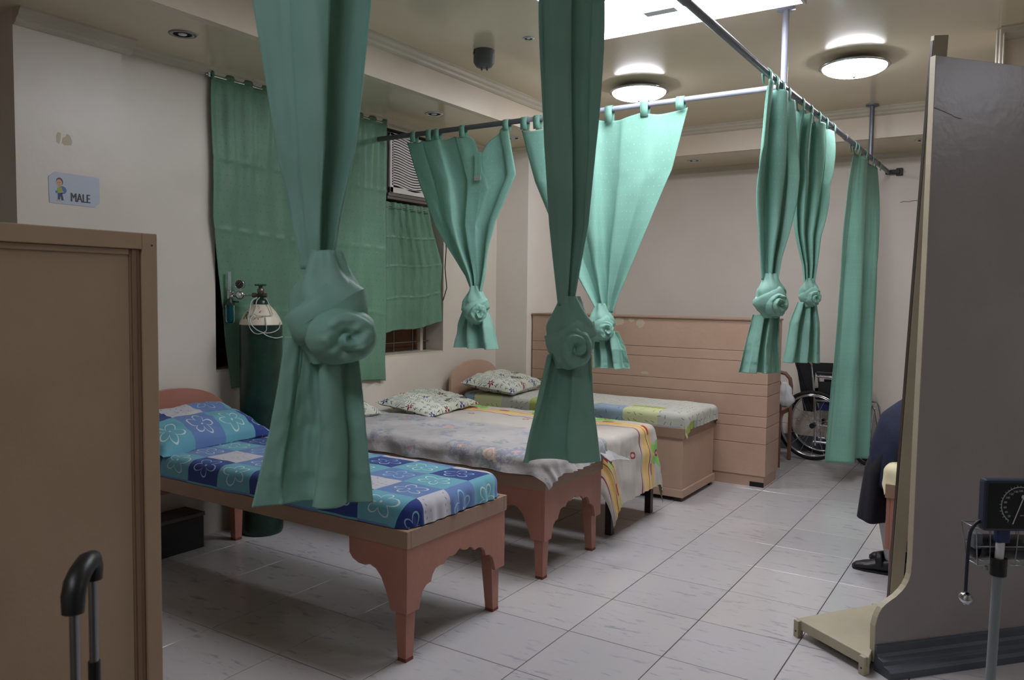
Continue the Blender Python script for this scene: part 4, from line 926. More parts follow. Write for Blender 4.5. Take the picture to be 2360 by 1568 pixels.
M_tubing = Mat('clear_tubing', (206, 214, 210), 0.2); M_tubing.b.inputs['Transmission Weight'].default_value = 0.4
obj(tubing([P(-0.018, 0.02, 1.32), P(-0.034, 0.05, 1.30), P(-0.034, 0.075, 1.262), P(-0.030, 0.118, 1.20), P(-0.022, 0.122, 1.16), P(0.0, 0.121, 1.130), P(0.030, 0.119, 1.124), P(0.060, 0.105, 1.140), P(0.062, 0.104, 1.175), P(0.054, 0.090, 1.215)]), 'tubing', M_tubing, t)
obj(tubing([P(0.0, 0.02, 1.32), P(-0.008, 0.046, 1.30), P(-0.006, 0.078, 1.25), P(-0.020, 0.120, 1.195), P(0.005, 0.122, 1.155), P(0.045, 0.114, 1.132), P(0.085, 0.088, 1.130), P(0.112, 0.045, 1.150), P(0.116, 0.03, 1.185)]), 'tubing', M_tubing, t)
obj(tubing([P(0.034, 0.02, 1.318), P(0.050, 0.030, 1.295), P(0.076, 0.055, 1.245), P(0.080, 0.065, 1.225), P(0.02, 0.105, 1.222), P(-0.012, 0.10, 1.238)]), 'tubing', M_tubing, t)
obj(tubing([P(0.045, 0.114, 1.130), P(0.070, 0.104, 1.112), P(0.105, 0.07, 1.100), P(0.125, 0.02, 1.105)]), 'tubing', M_tubing, t)
# the painted letter R on the shoulder, and chipped paint
def on_shoulder(ang, z):
    pr = [(0.1152, 1.170), (0.113, 1.182), (0.098, 1.214), (0.080, 1.243), (0.056, 1.270), (0.046, 1.282)]
    for (r0, z0), (r1, z1) in zip(pr, pr[1:]):
        if z <= z1: r = lerp(r0, r1, (z - z0) / (z1 - z0)); break
    r += 0.0012; return Vector((TX + r * cos(ang), TY + r * sin(ang), z + 0.0008))
a_face = atan2(FV.y, FV.x)
m = MB(); text_into(m, 'R', 0.056, (0, 0, 0), (1, 0, 0), (0, 1, 0), bold=0.0005)
b = MB(); b.add([on_shoulder(a_face - 0.62 + p.x / 0.095 , 1.203 + p.y * 1.0) for p in m.v], m.f); obj(b, 'letter', Mat('letter_green', (34, 92, 58), 0.5), sh)
b = MB(); rr = random.Random(11)
for k in range(12):
    a = a_face + rr.uniform(-0.3, 0.8); z = rr.uniform(1.20, 1.272); da, dz = rr.uniform(0.03, 0.10), rr.uniform(0.0015, 0.004); sk = rr.uniform(-0.006, 0.006)
    b.add([on_shoulder(a, z), on_shoulder(a + da * 0.5, z - dz + sk * .5), on_shoulder(a + da, z + sk), on_shoulder(a + da * 0.5, z + dz + sk * .5)], [(0, 1, 2, 3)])
obj(b, 'chipped_paint', Mat('chip', (84, 52, 44), 0.8), sh)

# dark crate under the head of the nearest bed
t = thing('crate', 'dark crate on the floor under the head of the blue patchwork bed', 'crate', (-2.18, 0.06, 0))
b = MB(); b.box((-2.26, -0.10, 0.0), (-2.10, 0.22, 0.17)); obj(b, 'box', Mat('dark_crate', (46, 46, 52), 0.6), t, bevel=0.004)
b = MB(); b.box((-2.265, -0.105, 0.17), (-2.095, 0.225, 0.19)); obj(b, 'lid', Mat('crate_lid', (92, 84, 78), 0.6), t, bevel=0.003)

# ------------------------------------------------------------------ MALE sign on the pier
sg = thing('sign', 'white laminated sign reading MALE with a small boy, on the pier', 'sign', (-2.22, -0.36, 1.81))
SX = -2.2192
def SP(u, v): return (u, v)       # y , z on the pier
yl, yr, zt_, zb_ = -0.4747, -0.246, 1.8846, 1.7433
b = MB(); b.prism([(yl, zb_), (yr - 0.022, zb_ - 0.002), (yr + 0.002, zb_ + 0.020), (yr + 0.002, zt_ - 0.002), (yl + 0.028, zt_), (yl - 0.002, zt_ - 0.024)], (SX, 0, 0), (0, 1, 0), (0, 0, 1), (0.0012, 0, 0)); plate = obj(b, 'plate', Mat('laminate', (186, 194, 208), 0.22), sg)
b = MB()
for kk in (-2, -1, 0, 1, 2): text_into(b, 'MALE', 0.057, (SX + 0.0018 + 0.00005 * kk, -0.3353 + 0.0008 * kk, 1.7586), (0, 1, 0), (0, 0, 1), sx=0.66)
obj(b, 'lettering', Mat('sign_ink', (30, 24, 34), 0.4), plate)
def flat(name, col, poly, lift):
    b = MB(); b.add([(SX + 0.0015 + lift, yl + u, zb_ + v) for u, v in poly], [tuple(range(len(poly)))]); obj(b, name, Mat('sign_' + name + str(len(bpy.data.materials)), col, 0.3), plate)
el = lambda cx, cy, rx, ry, n=18: [(cx + rx * cos(2 * pi * k / n), cy + ry * sin(2 * pi * k / n)) for k in range(n)]
flat('boy_shadow', (172, 180, 196), el(0.050, 0.014, 0.024, 0.003), 0.0000)
flat('boy_trousers', (32, 62, 100), [(0.036, 0.016), (0.046, 0.016), (0.049, 0.036), (0.053, 0.016), (0.063, 0.016), (0.057, 0.048), (0.037, 0.048)], 0.0001)
flat('boy_shoes', (190, 160, 90), [(0.028, 0.012), (0.046, 0.012), (0.046, 0.018), (0.036, 0.018)], 0.0002)
flat('boy_backpack', (58, 116, 166), el(0.058, 0.062, 0.019, 0.018), 0.0001)
flat('boy_book', (40, 128, 164), [(0.027, 0.046), (0.038, 0.046), (0.038, 0.058), (0.027, 0.057)], 0.0001)
flat('boy_shirt', (142, 164, 52), [(0.037, 0.047), (0.055, 0.048), (0.056, 0.074), (0.043, 0.076), (0.034, 0.068)], 0.0002)
flat('boy_arm', (196, 140, 100), [(0.050, 0.070), (0.054, 0.069), (0.063, 0.053), (0.058, 0.051)], 0.0003)
flat('boy_hair', (92, 40, 36), el(0.046, 0.099, 0.0155, 0.019), 0.0002)
flat('boy_face', (206, 156, 124), el(0.044, 0.093, 0.0130, 0.017), 0.0003)
flat('boy_eye', (60, 40, 36), el(0.040, 0.096, 0.0018, 0.0022, 8), 0.0004)
flat('boy_eye', (60, 40, 36), el(0.048, 0.095, 0.0018, 0.0022, 8), 0.0004)
flat('boy_mouth', (150, 84, 70), [(0.041, 0.084), (0.047, 0.083), (0.047, 0.0845), (0.041, 0.0855)], 0.0004)

# ------------------------------------------------------------------ cabinet at the left edge
cb = thing('cabinet', 'tan brown cabinet with a framed panel at the left edge of the view', 'cabinet', (-0.30, -1.9, 0))
CY0, CY1, CZ = -2.45, -1.345, 1.473
b = MB(); b.box((-0.46, CY0, 0.0), (-0.075, CY1 - 0.004, CZ - 0.004)); obj(b, 'carcass', M_cab, cb)
b = MB(); b.box((-0.075, CY1 - 0.034, 0), (-0.06, CY1, CZ)); obj(b, 'stile', M_cab, cb, bevel=0.0015)
b = MB(); b.box((-0.075, CY0, 0), (-0.06, CY0 + 0.034, CZ)); obj(b, 'stile', M_cab, cb, bevel=0.0015)
b = MB(); b.box((-0.075, CY0 + 0.0345, CZ - 0.034), (-0.06, CY1 - 0.0345, CZ)); obj(b, 'rail', M_cab, cb, bevel=0.0015)
b = MB(); b.box((-0.075, CY0 + 0.0345, 0), (-0.06, CY1 - 0.0345, 0.06)); obj(b, 'rail', M_cab, cb, bevel=0.0015)
y1 = CY1 - 0.0345; z1 = CZ - 0.0345; mo = 0.024
for (pa, pb) in ((((y1 - mo, 0.0605), (y1, z1))), (((CY0 + 0.035, 0.0605), (CY0 + 0.035 + mo, z1)))):
    b = MB(); b.box((-0.075, pa[0], pa[1]), (-0.0665, pb[0], pb[1])); b.box((-0.0665, pa[0] + 0.004, pa[1]), (-0.0635, pb[0] - 0.010, pb[1])); obj(b, 'moulding', M_cabdark, cb, bevel=0.0015)
b = MB(); b.box((-0.075, CY0 + 0.0595, z1 - 0.012), (-0.0665, y1 - 0.0245, z1)); obj(b, 'moulding', M_cab, cb, bevel=0.0015)
b = MB(); b.box((-0.075, CY0 + 0.0595, 0.0605), (-0.070, y1 - 0.0245, z1 - 0.0125)); obj(b, 'panel', M_cab, cb)
b = MB(); b.cyl((-0.0602, -1.357, 1.448), (-0.0598, -1.357, 1.448), 0.002, n=8); obj(b, 'screw', M_dark, cb)

# ------------------------------------------------------------------ trolley suitcase whose handle shows
sc = thing('trolley_suitcase', 'black trolley suitcase whose pull handle stands before the left cabinet', 'suitcase', (0.375, -1.76, 0))
e0, e1 = Vector((0.3913, -1.7709, 0)), Vector((0.3443, -1.7181, 0)); hd = (e1 - e0).normalized(); pd = Vector((-hd.y, hd.x, 0)) * -1.0; c0 = (e0 + e1) / 2
b = MB(); b.obox(c0 + pd * 0.13 + Vector((0, 0, 0.33)), hd * 0.18, pd * 0.11, Vector((0, 0, 0.27))); obj(b, 'body', Mat('suitcase_fabric', (30, 31, 34), 0.8), sc, bevel=0.03)
for e in (e0, e1):
    b = MB(); b.tube([e + Vector((0, 0, 0.30)), e + Vector((0, 0, 0.945))], 0.0066, 14); obj(b, 'handle_tube', M_alu, sc)
    b = MB(); b.cyl(e + Vector((0, 0, 0.62)), e + Vector((0, 0, 0.80 if e is e1 else 0.66)), 0.0085, n=12); obj(b, 'tube_sleeve', M_blackp if e is e1 else M_alu, sc)
b = MB(); zz = 0.927; gl = (e1 - e0).length; gp = lambda f_, z: e0 + hd * (gl * f_) + Vector((0, 0, zz + z))
pts = [gp(-0.05, -0.024), gp(-0.02, 0.0), gp(0.10, 0.014), gp(0.35, 0.024), gp(0.7, 0.030), gp(0.95, 0.028), gp(1.05, 0.014), gp(1.04, -0.004)]
b.tube(pts, [0.0145, 0.0160, 0.0160, 0.0155, 0.015, 0.0145, 0.0135, 0.0125], 14, ref=(pd.x, pd.y, 0)); obj(b, 'grip', M_blackp, sc)
for s_ in (-1, 1):
    b = MB(); q = c0 + hd * 0.13 * s_ + pd * 0.03; b.cyl(q + Vector((0, 0, 0.03)) - hd * 0.012, q + Vector((0, 0, 0.03)) + hd * 0.012, 0.03, n=16); obj(b, 'wheel', M_rubber, sc)
    b = MB(); q = c0 + hd * 0.13 * s_ + pd * 0.22; b.box((q.x - 0.015, q.y - 0.015, 0), (q.x + 0.015, q.y + 0.015, 0.07)); obj(b, 'foot', M_rubber, sc)

# ------------------------------------------------------------------ tall standing board at the right
PB = Vector((1.086, 0.735, 0)); PD = Vector((0.6643, 0.7475, 0)); PN = Vector((PD.y, -PD.x, 0))
bd = thing('standing_board', 'tall grey standing board with curved foot, plinth and rear brace at the right', 'board', tuple(PB))
U1 = 0.98
poly = [(0.0, 0.03), (-0.002, 0.165), (0.006, 0.196), (0.014, 0.213), (0.025, 0.229), (0.041, 0.242), (0.058, 0.252), (0.085, 0.266), (0.111, 0.286), (0.126, 0.302), (0.138, 0.322), (0.145, 0.345), (0.148, 0.40), (0.150, 0.866), (0.157, 1.495), (0.159, 2.218), (U1, 2.21), (U1, 0.03)]
b = MB(); b.prism(poly, PB - PN * 0.021, PD, (0, 0, 1), PN * 0.020); pn = obj(b, 'panel', M_board, bd, bevel=0.001)
strip = MB(); N = 16
ed = poly[:N]
for (a0, z0), (a1, z1) in zip(ed, ed[1:]):
    o1 = PB - PN * 0.024; strip.add([o1 + PD * (a0 - 0.003) + Vector((0, 0, z0)), o1 + PD * (a0 - 0.003) + Vector((0, 0, z0)) + PN * 0.0245, o1 + PD * (a1 - 0.003) + Vector((0, 0, z1)) + PN * 0.0245, o1 + PD * (a1 - 0.003) + Vector((0, 0, z1)),
        o1 + PD * a0 + Vector((0, 0, z0)), o1 + PD * a0 + Vector((0, 0, z0)) + PN * 0.0245, o1 + PD * a1 + Vector((0, 0, z1)) + PN * 0.0245, o1 + PD * a1 + Vector((0, 0, z1))],
        [(0, 1, 2, 3), (7, 6, 5, 4), (0, 4, 5, 1), (3, 2, 6, 7), (1, 5, 6, 2), (0, 3, 7, 4)])
obj(strip, 'edge_band', M_cream, bd)
sk = [(0, 0), (0.085, 0), (0.085, 0.026), (0.072, 0.034), (0.050, 0.037), (0.045, 0.050), (0.020, 0.056), (0.014, 0.066), (0.012, 0.092), (0, 0.095)]
b = MB(); b.prism(sk, PB - PD * 0.004, PN, (0, 0, 1), PD * (U1 + 0.008)); obj(b, 'skirting', M_skirt, bd, bevel=0.001)
# foot plate standing out to the rear left
A = Vector((0.774, 0.880, 0)); Bq = Vector((1.075, 0.668, 0)); Cq = Vector((1.04, 1.26, 0)); Dq = Vector((0.935, 1.115, 0))
q0 = [A, Bq, PB - PN * 0.024 + PD * 0.01, PB - PN * 0.024 + PD * 0.36, Cq - PN * 0.0]
b = MB(); b.add([p + Vector((0, 0, 0.030)) for p in q0] + [p + Vector((0, 0, 0.070)) for p in q0], [(4, 3, 2, 1, 0), (5, 6, 7, 8, 9)] + [(k, (k + 1) % 5, 5 + (k + 1) % 5, 5 + k) for k in range(5)]); obj(b, 'foot_plate', M_cream, bd, bevel=0.003)
fd = (Bq - A).normalized(); fn_ = Vector((fd.y, -fd.x, 0))
for q in (A + fd * 0.014, Bq - fd * 0.020, Cq - Vector((0.02, 0.03, 0))):
    b = MB(); b.obox(q - fn_ * (-0.0) + Vector((0, 0, 0.034)), fd * 0.013, fn_ * 0.0135, Vector((0, 0, 0.034))); ft = obj(b, 'foot_block', M_cream, bd, bevel=0.002)
    b = MB(); b.cyl(q + fn_ * 0.0132 + Vector((0, 0, 0.025)), q + fn_ * 0.0142 + Vector((0, 0, 0.025)), 0.004, n=10); obj(b, 'screw', M_brownwood, ft)
# leaning brace
b0, b1 = Vector((1.082, 1.262, 0.06)), Vector((1.196, 0.905, 2.30)); ax = (b1 - b0).normalized(); vx = Vector((RIGHT.x, RIGHT.y, 0)).normalized(); vx = (vx - vx.dot(ax) * ax).normalized(); vy = ax.cross(vx)
b = MB(); b.obox((b0 + b1) / 2, vx * 0.026, vy * 0.012, ax * (b1 - b0).length / 2); obj(b, 'brace', M_cream, bd, bevel=0.002)
b = MB(); mid = (b0 + b1) / 2 - vx * 0.0272; b.obox(mid, vx * 0.0010, vy * 0.010, ax * (b1 - b0).length / 2 * 0.985); obj(b, 'brace_edge', M_brownwood, bd)
b = MB(); rr = random.Random(5); pts = [PB + PN * 0.0006 + PD * (0.16 + 0.12 * k / 8) + Vector((0, 0, 2.035 - 0.004 * k + rr.uniform(-.002, .002))) for k in range(9)]; b.tube(pts, 0.0009, 4); obj(b, 'scratch', Mat('scratch', (140, 134, 127), 0.6), pn)

# ------------------------------------------------------------------ blood pressure gauge on its stand
bp = thing('blood_pressure_stand', 'dark dial blood pressure gauge with wire basket on a wheeled pole before the right board', 'blood pressure gauge', (1.458, 0.251, 0))
bc = Vector((1.458, 0.251, 0)); Q = lambda r, f, z: bc + RV * r + FV * f + Vector((0, 0, z))
lean = RV * 0.011
b = MB(); b.tube([bc - lean + Vector((0, 0, 0.05)), bc + Vector((0, 0, 0.60))], 0.0132, 18); obj(b, 'pole', paint('pole_grey', (136, 144, 146), (124, 132, 134), 0.35, 9), bp)
b = MB(); b.cyl(Q(0, 0, 0.575), Q(0.001, 0, 0.625), 0.0215, n=22); obj(b, 'collar', M_blackp, bp, bevel=0.002)
b = MB(); b.cyl(Q(0.001, 0, 0.62), Q(0.004, 0, 0.69), 0.0115, n=16); obj(b, 'upper_pole', M_white, bp)
b = MB(); b.obox(Q(0.006, 0.0, 0.692), RV * 0.017, FV * 0.012, Vector((0, 0, 0.022))); obj(b, 'clamp', Mat('navy_plastic', (38, 52, 92), 0.4), bp, bevel=0.003)
GX, GZ, GH = 0.032, 0.780, 0.073
b = MB(); b.obox(Q(GX, 0.005, GZ), RV * 0.092, FV * 0.018, Vector((0, 0, GH)) ); gb = obj(b, 'gauge_box', Mat('gauge_box_navy', (40, 52, 68), 0.35), bp, bevel=0.008)
b = MB(); b.obox(Q(GX, 0.0235, GZ), RV * 0.084, FV * 0.0012, Vector((0, 0, GH - 0.008))); obj(b, 'dial', Mat('dial_black', (20, 24, 26), 0.3), gb, bevel=0.004)
M_mark = Mat('dial_marks', (176, 184, 186), 0.4)
ctr = (GX + 0.005, GZ + 0.002); b = MB(); n = 60; r0 = 0.052
vs = []; fs = []
for k in range(n + 1):
    a = math.radians(-125 - 290 * k / n) ; d = RV * cos(a) + Vector((0, 0, sin(a)))
    for r in (r0 - 0.0012, r0 + 0.0012): vs.append(Q(ctr[0], 0.0252, ctr[1]) + d * r)
b.add(vs, [(2 * k, 2 * k + 1, 2 * k + 3, 2 * k + 2) for k in range(n)])
for k in range(31):
    a = math.radians(-125 - 290 * k / 30); d = RV * cos(a) + Vector((0, 0, sin(a))); ln = 0.005 if k % 2 == 0 else 0.0028
    b.obox(Q(ctr[0], 0.0252, ctr[1]) + d * (r0 + 0.001 + ln / 2), d * ln / 2, d.cross(FV) * 0.0006, FV * 0.0003)
obj(b, 'scale', M_mark, gb)
b = MB()
for k in range(15):
    a = math.radians(-125 - 290 * (k + 0.5) / 15); d = RV * cos(a) + Vector((0, 0, sin(a))); q = Q(ctr[0], 0.0253, ctr[1] - 0.003) + d * (r0 - 0.010)
    text_into(b, str(20 * k + 20), 0.0085, q, RV, (0, 0, 1), bold=0.0001)
text_into(b, 'mmHg', 0.008, Q(ctr[0] + 0.012, 0.0253, ctr[1] - 0.030), RV, (0, 0, 1))
obj(b, 'numerals', M_mark, gb)
d = (RV * 0.32 + Vector((0, 0, 0.9))).normalized(); b = MB(); q = Q(ctr[0], 0.0262, ctr[1]); b.obox(q - d * 0.014, d * 0.042, d.cross(FV) * 0.0011, FV * 0.0006); b.lathe([(0.006, -0.0012), (0.006, 0.002), (0, 0.003)], q + d * 0.026, 14, FV); obj(b, 'needle', M_white, gb)
# wire basket
M_wire = Mat('basket_wire', (148, 152, 156), 0.3, 0.8)
br0, br1, bf0, bf1 = -0.066, 0.135, -0.075, -0.002
bk = obj(MB().tube([Q(br0, bf0, 0.708), Q(br1, bf0, 0.708), Q(br1, bf1, 0.708), Q(br0, bf1, 0.708)], 0.0018, 8, closed=True), 'basket', M_wire, bp)
for z, ins in ((0.600, 0.012), (0.655, 0.006)):
    b = MB(); b.tube([Q(br0 + ins, bf0 + ins, z), Q(br1 - ins, bf0 + ins, z), Q(br1 - ins, bf1 - ins * 0.5, z), Q(br0 + ins, bf1 - ins * 0.5, z)], 0.0018, 8, closed=True); obj(b, 'wire', M_wire, bk)
for k in range(6):
    r = lerp(br0, br1, k / 5); rb = lerp(br0 + 0.012, br1 - 0.012, k / 5)
    b = MB(); b.tube([Q(r, bf1, 0.708), Q(rb, bf1 - 0.006, 0.600), Q(rb, bf0 + 0.012, 0.600), Q(r, bf0, 0.708)], 0.0016, 8); obj(b, 'wire', M_wire, bk)
cuff = MB()
def cf(u, v): a = 2 * pi * u; r = 0.034 + 0.004 * nz(cos(a), sin(a), v * 3); return Q(lerp(-0.045, 0.11, v), -0.038 + r * 0.9 * cos(a), 0.645 + r * sin(a))
cuff.grid(cf, 24, 10); cuff.ell(Q(-0.045, -0.038, 0.645), (0.02, 0.02, 0.033)); cuff.ell(Q(0.11, -0.038, 0.645), (0.02, 0.02, 0.033)); tag(obj(cuff, 'cuff', M_blackp, None, solid=0.002), 'black rolled arm cuff lying in the wire basket of the gauge stand', 'cuff')
b = MB(); b.obox(Q(-0.052, -0.03, 0.668), RV * 0.012, FV * 0.02, Vector((0, 0, 0.022))); obj(b, 'wire_clip', M_grey, bk, bevel=0.004)
b = MB(); b.cyl(Q(-0.034, 0.0, 0.590), Q(-0.034, 0.0, 0.600), 0.005, n=10); obj(b, 'wire_foot', M_wire, bk)
b = MB(); hp = [Q(-0.048, 0.0, 0.735), Q(-0.070, 0.004, 0.727), Q(-0.085, 0.006, 0.708), Q(-0.090, 0.006, 0.68), Q(-0.092, 0.006, 0.62), Q(-0.093, 0.006, 0.53)]
b = tubing(hp); b = MB(); out = []
for i in range(len(hp) - 1):
    for k in range(6): out.append(hp[i].lerp(hp[i + 1], k / 6))
out.append(hp[-1]); sm_ = [out[0]] + [(out[i - 1] + out[i] * 2 + out[i + 1]) / 4 for i in range(1, len(out) - 1)] + [out[-1]]
for _ in range(6): sm_ = [sm_[0]] + [(sm_[i - 1] + sm_[i] * 2 + sm_[i + 1]) / 4 for i in range(1, len(sm_) - 1)] + [sm_[-1]]
b.tube(sm_, 0.0048, 12); hs = obj(b, 'hose', Mat('hose_navy', (26, 34, 50), 0.5), bp)
b = MB(); b.lathe([(0.006, 0.016), (0.010, 0.010), (0.017, 0.006), (0.0185, 0.0), (0.017, -0.007), (0.0, -0.009)], Q(-0.093, 0.008, 0.512), 24, (FV * 0.55 + Vector((0, 0, 0.8)))); bl = obj(b, 'connector_end', M_chrome, hs)
b = MB(); 
for s_ in (-0.006, 0.005): b.cyl(Q(-0.093 + s_, 0.014, 0.508), Q(-0.093 + s_, 0.014, 0.494), 0.0025, n=8)
obj(b, 'nozzle', M_white, hs)
for k in range(5):
    a = 2 * pi * k / 5 + 0.4; d = Vector((cos(a), sin(a), 0)); b = MB(); b.tube([bc - lean * 1.1 + Vector((0, 0, 0.075)), bc - lean * 1.1 + d * 0.24 + Vector((0, 0, 0.062))], [0.016, 0.011], 10); lg = obj(b, 'base_leg', M_blackp, bp)
    b = MB(); q = bc - lean * 1.1 + d * 0.24; s_ = Vector((-d.y, d.x, 0)); b.cyl(q + s_ * 0.01 + Vector((0, 0, 0.026)), q - s_ * 0.01 + Vector((0, 0, 0.026)), 0.026, n=18); b.cyl(q + Vector((0, 0, 0.04)), q + Vector((0, 0, 0.07)), 0.006, n=8); obj(b, 'caster', M_rubber, lg)

# ------------------------------------------------------------------ wheelchair
wh = thing('wheelchair', 'folded wheelchair with black back and blue seat standing by the far wall', 'wheelchair', (0.05, 4.62, 0))
def wheel(x, y, R, name='wheel', spokes=16):
    b = MB(); b.tube([(x + (R - 0.014) * cos(2 * pi * k / 48), y, R + (R - 0.014) * sin(2 * pi * k / 48)) for k in range(48)], 0.014, 10, closed=True); wo = obj(b, name, M_rubber, wh)
    b = MB(); b.tube([(x + (R - 0.034) * cos(2 * pi * k / 48), y, R + (R - 0.034) * sin(2 * pi * k / 48)) for k in range(48)], 0.009, 8, closed=True); obj(b, 'wheel_rim', M_chrome, wo)
    b = MB(); b.tube([(x + (R - 0.040) * cos(2 * pi * k / 48), y - 0.032, R + (R - 0.040) * sin(2 * pi * k / 48)) for k in range(48)], 0.006, 8, closed=True); obj(b, 'push_rim', M_chrome, wo)
    b = MB(); b.cyl((x, y - 0.035, R), (x, y + 0.03, R), 0.022, n=16); obj(b, 'hub', M_blackp, wo)
    for k in range(spokes):
        a = 2 * pi * k / spokes; s_ = -0.02 if k % 2 else 0.02; a2 = a + 0.35
        b = MB(); b.cyl((x + 0.018 * cos(a2), y + s_, R + 0.018 * sin(a2)), (x + (R - 0.036) * cos(a), y, R + (R - 0.036) * sin(a)), 0.0016, n=5); obj(b, 'spoke', M_chrome, wo)
wheel(0.055, 4.50, 0.292); wheel(0.075, 4.79, 0.292)
for y in (4.54, 4.76):
    b = MB(); b.tube([(-0.09, y, 0.84), (-0.02, y, 0.835), (0.02, y, 0.80), (0.06, y, 0.45), (0.07, y, 0.12)], 0.010, 10); fr_ = obj(b, 'back_tube', M_chrome, wh)
    b = MB(); b.tube([(0.06, y, 0.50), (0.50, y, 0.50), (0.52, y, 0.46), (0.58, y, 0.14)], 0.010, 10); obj(b, 'seat_tube', M_chrome, wh)
    b = MB(); b.tube([(0.05, y, 0.15), (0.46, y, 0.15), (0.47, y, 0.48)], 0.010, 10); obj(b, 'lower_tube', M_chrome, wh)
    b = MB(); b.tube([(0.06, y, 0.70), (0.36, y, 0.70), (0.40, y, 0.66), (0.40, y, 0.50)], 0.009, 10); ar = obj(b, 'armrest_frame', M_chrome, wh)
    b = MB(); b.box((0.06, y - 0.02, 0.715), (0.34, y + 0.02, 0.745)); obj(b, 'armrest_pad', M_wcblack, ar, bevel=0.008)
    b = MB(); b.box((0.08, y - 0.004, 0.50), (0.38, y + 0.004, 0.66)); obj(b, 'side_guard', M_wcblack, wh)
    b = MB(); b.cyl((-0.14, y, 0.845), (-0.05, y, 0.84), 0.014, n=10); obj(b, 'push_grip', M_wcblack, wh)
    b = MB(); x = 0.47; b.tube([(x + 0.07 * cos(2 * pi * k / 24), y, 0.08 + 0.066 * sin(2 * pi * k / 24)) for k in range(24)], 0.013, 8, closed=True); b.cyl((x, y - 0.012, 0.08), (x, y + 0.012, 0.08), 0.045, n=16); b.cyl((x, y, 0.08), (x, y, 0.16), 0.008, n=8); obj(b, 'caster', M_rubber, wh)
    b = MB(); b.obox((0.60, y + 0.0, 0.12), (0.06, 0, -0.02), (0, 0.05, 0), (0, 0, 0.006)); obj(b, 'footrest', M_blackp, wh, bevel=0.003)
b = MB(); b.grid(lambda u, v: Vector((-0.115 + 0.15 * v + 0.02 * sin(pi * u), lerp(4.535, 4.765, u), lerp(0.82, 0.40, v) - 0.012 * sin(pi * u) * (1 - v))), 12, 14); obj(b, 'back_cloth', M_wcblack, wh, solid=0.012)
b = MB(); b.prism([(-0.110, 0.812), (0.21, 0.818), (0.205, 0.735), (0.05, 0.73), (0.03, 0.40), (-0.035, 0.40)], (0, 4.556, 0), (1, 0, 0), (0, 0, 1), (0, 0.006, 0)); obj(b, 'back_flap', M_wcblack, wh)
b = MB(); b.grid(lambda u, v: Vector((lerp(0.06, 0.46, u), lerp(4.54, 4.76, v), 0.52 - 0.05 * sin(pi * v))), 10, 12); b.box((0.09, 4.55, 0.42), (0.44, 4.562, 0.56)); obj(b, 'seat_cloth', M_wcblue, wh, solid=0.01)
for k in (-1, 1):
    b = MB(); b.cyl((0.26, 4.54 if k > 0 else 4.76, 0.15), (0.26, 4.76 if k > 0 else 4.54, 0.48), 0.008, n=8); obj(b, 'cross_brace', M_chrome, wh)

# chair glimpsed between the partition and the wheelchair, with a cloth on its arm
ch = thing('armchair', 'brown bent wood armchair half hidden behind the boarded partition', 'chair', (-0.28, 4.22, 0))
M_bent = Mat('bent_wood', (128, 92, 78), 0.45)
for y in (4.05, 4.40):
    b = MB(); b.tube([(-0.107, y, 0.0), (-0.107, y, 0.62), (-0.117, y, 0.68), (-0.155, y, 0.722), (-0.215, y, 0.732), (-0.50, y, 0.732)], 0.016, 10); obj(b, 'arm', M_bent, ch)
    b = MB(); b.tube([(-0.50, y, 0.0), (-0.52, y, 0.98)], 0.018, 10); obj(b, 'rear_leg', M_bent, ch)
b = MB(); b.box((-0.51, 4.05, 0.40), (-0.12, 4.40, 0.44)); obj(b, 'seat', M_bent, ch, bevel=0.006)
b = MB(); b.box((-0.535, 4.05, 0.55), (-0.51, 4.40, 0.95)); obj(b, 'backrest', M_bent, ch, bevel=0.006)
b = MB()
def tw(u, v):
    a = 2 * pi * u; r = 0.045 + 0.018 * sin(3 * a + v * 3) + 0.02 * nz(cos(a) * 2, sin(a) * 2, v * 3); k = interp([(0, 0.35), (0.4, 1.0), (0.75, 1.15), (1, 0.5)], v)[0]
    return Vector((-0.070 + r * k * cos(a) + 0.02 * v, 4.012 + r * k * 0.6 * sin(a), lerp(0.69, 0.50, v)))
b.grid(tw, 28, 14); tag(obj(b, 'towel', M_white, None, solid=0.002), 'crumpled white towel hanging from the armchair arm behind the partition', 'towel')

# ------------------------------------------------------------------ the person seated on the right-hand bed
pe = thing('person', 'person in navy tunic, dark skirt, white stockings and black shoes, seated behind the right board', 'person', (0.98, 1.98, 0))
PX, PY = 0.98, 1.98
def skin(name, verts, edges, mat, parent, sub=2, rootv=0):
    me = bpy.data.meshes.new(name); me.from_pydata([(v[0] - PX, v[1] - PY, v[2]) for v in verts], edges, [])
    o = finish(name, me, mat, parent)
    o.modifiers.new('skin', 'SKIN')
    sv = me.skin_vertices[0].data if me.skin_vertices else None
    if sv is None:
        bm = bmesh.new(); bm.from_mesh(me); bm.verts.layers.skin.verify(); bm.to_mesh(me); bm.free(); sv = me.skin_vertices[0].data
    for i, v in enumerate(verts):
        r = v[3]; sv[i].radius = (r if not isinstance(r, tuple) else r[0], r if not isinstance(r, tuple) else r[1]); sv[i].use_root = (i == rootv)
    o.modifiers['skin'].use_smooth_shade = True
    s_ = o.modifiers.new('sub', 'SUBSURF'); s_.levels = sub; s_.render_levels = sub
    return o
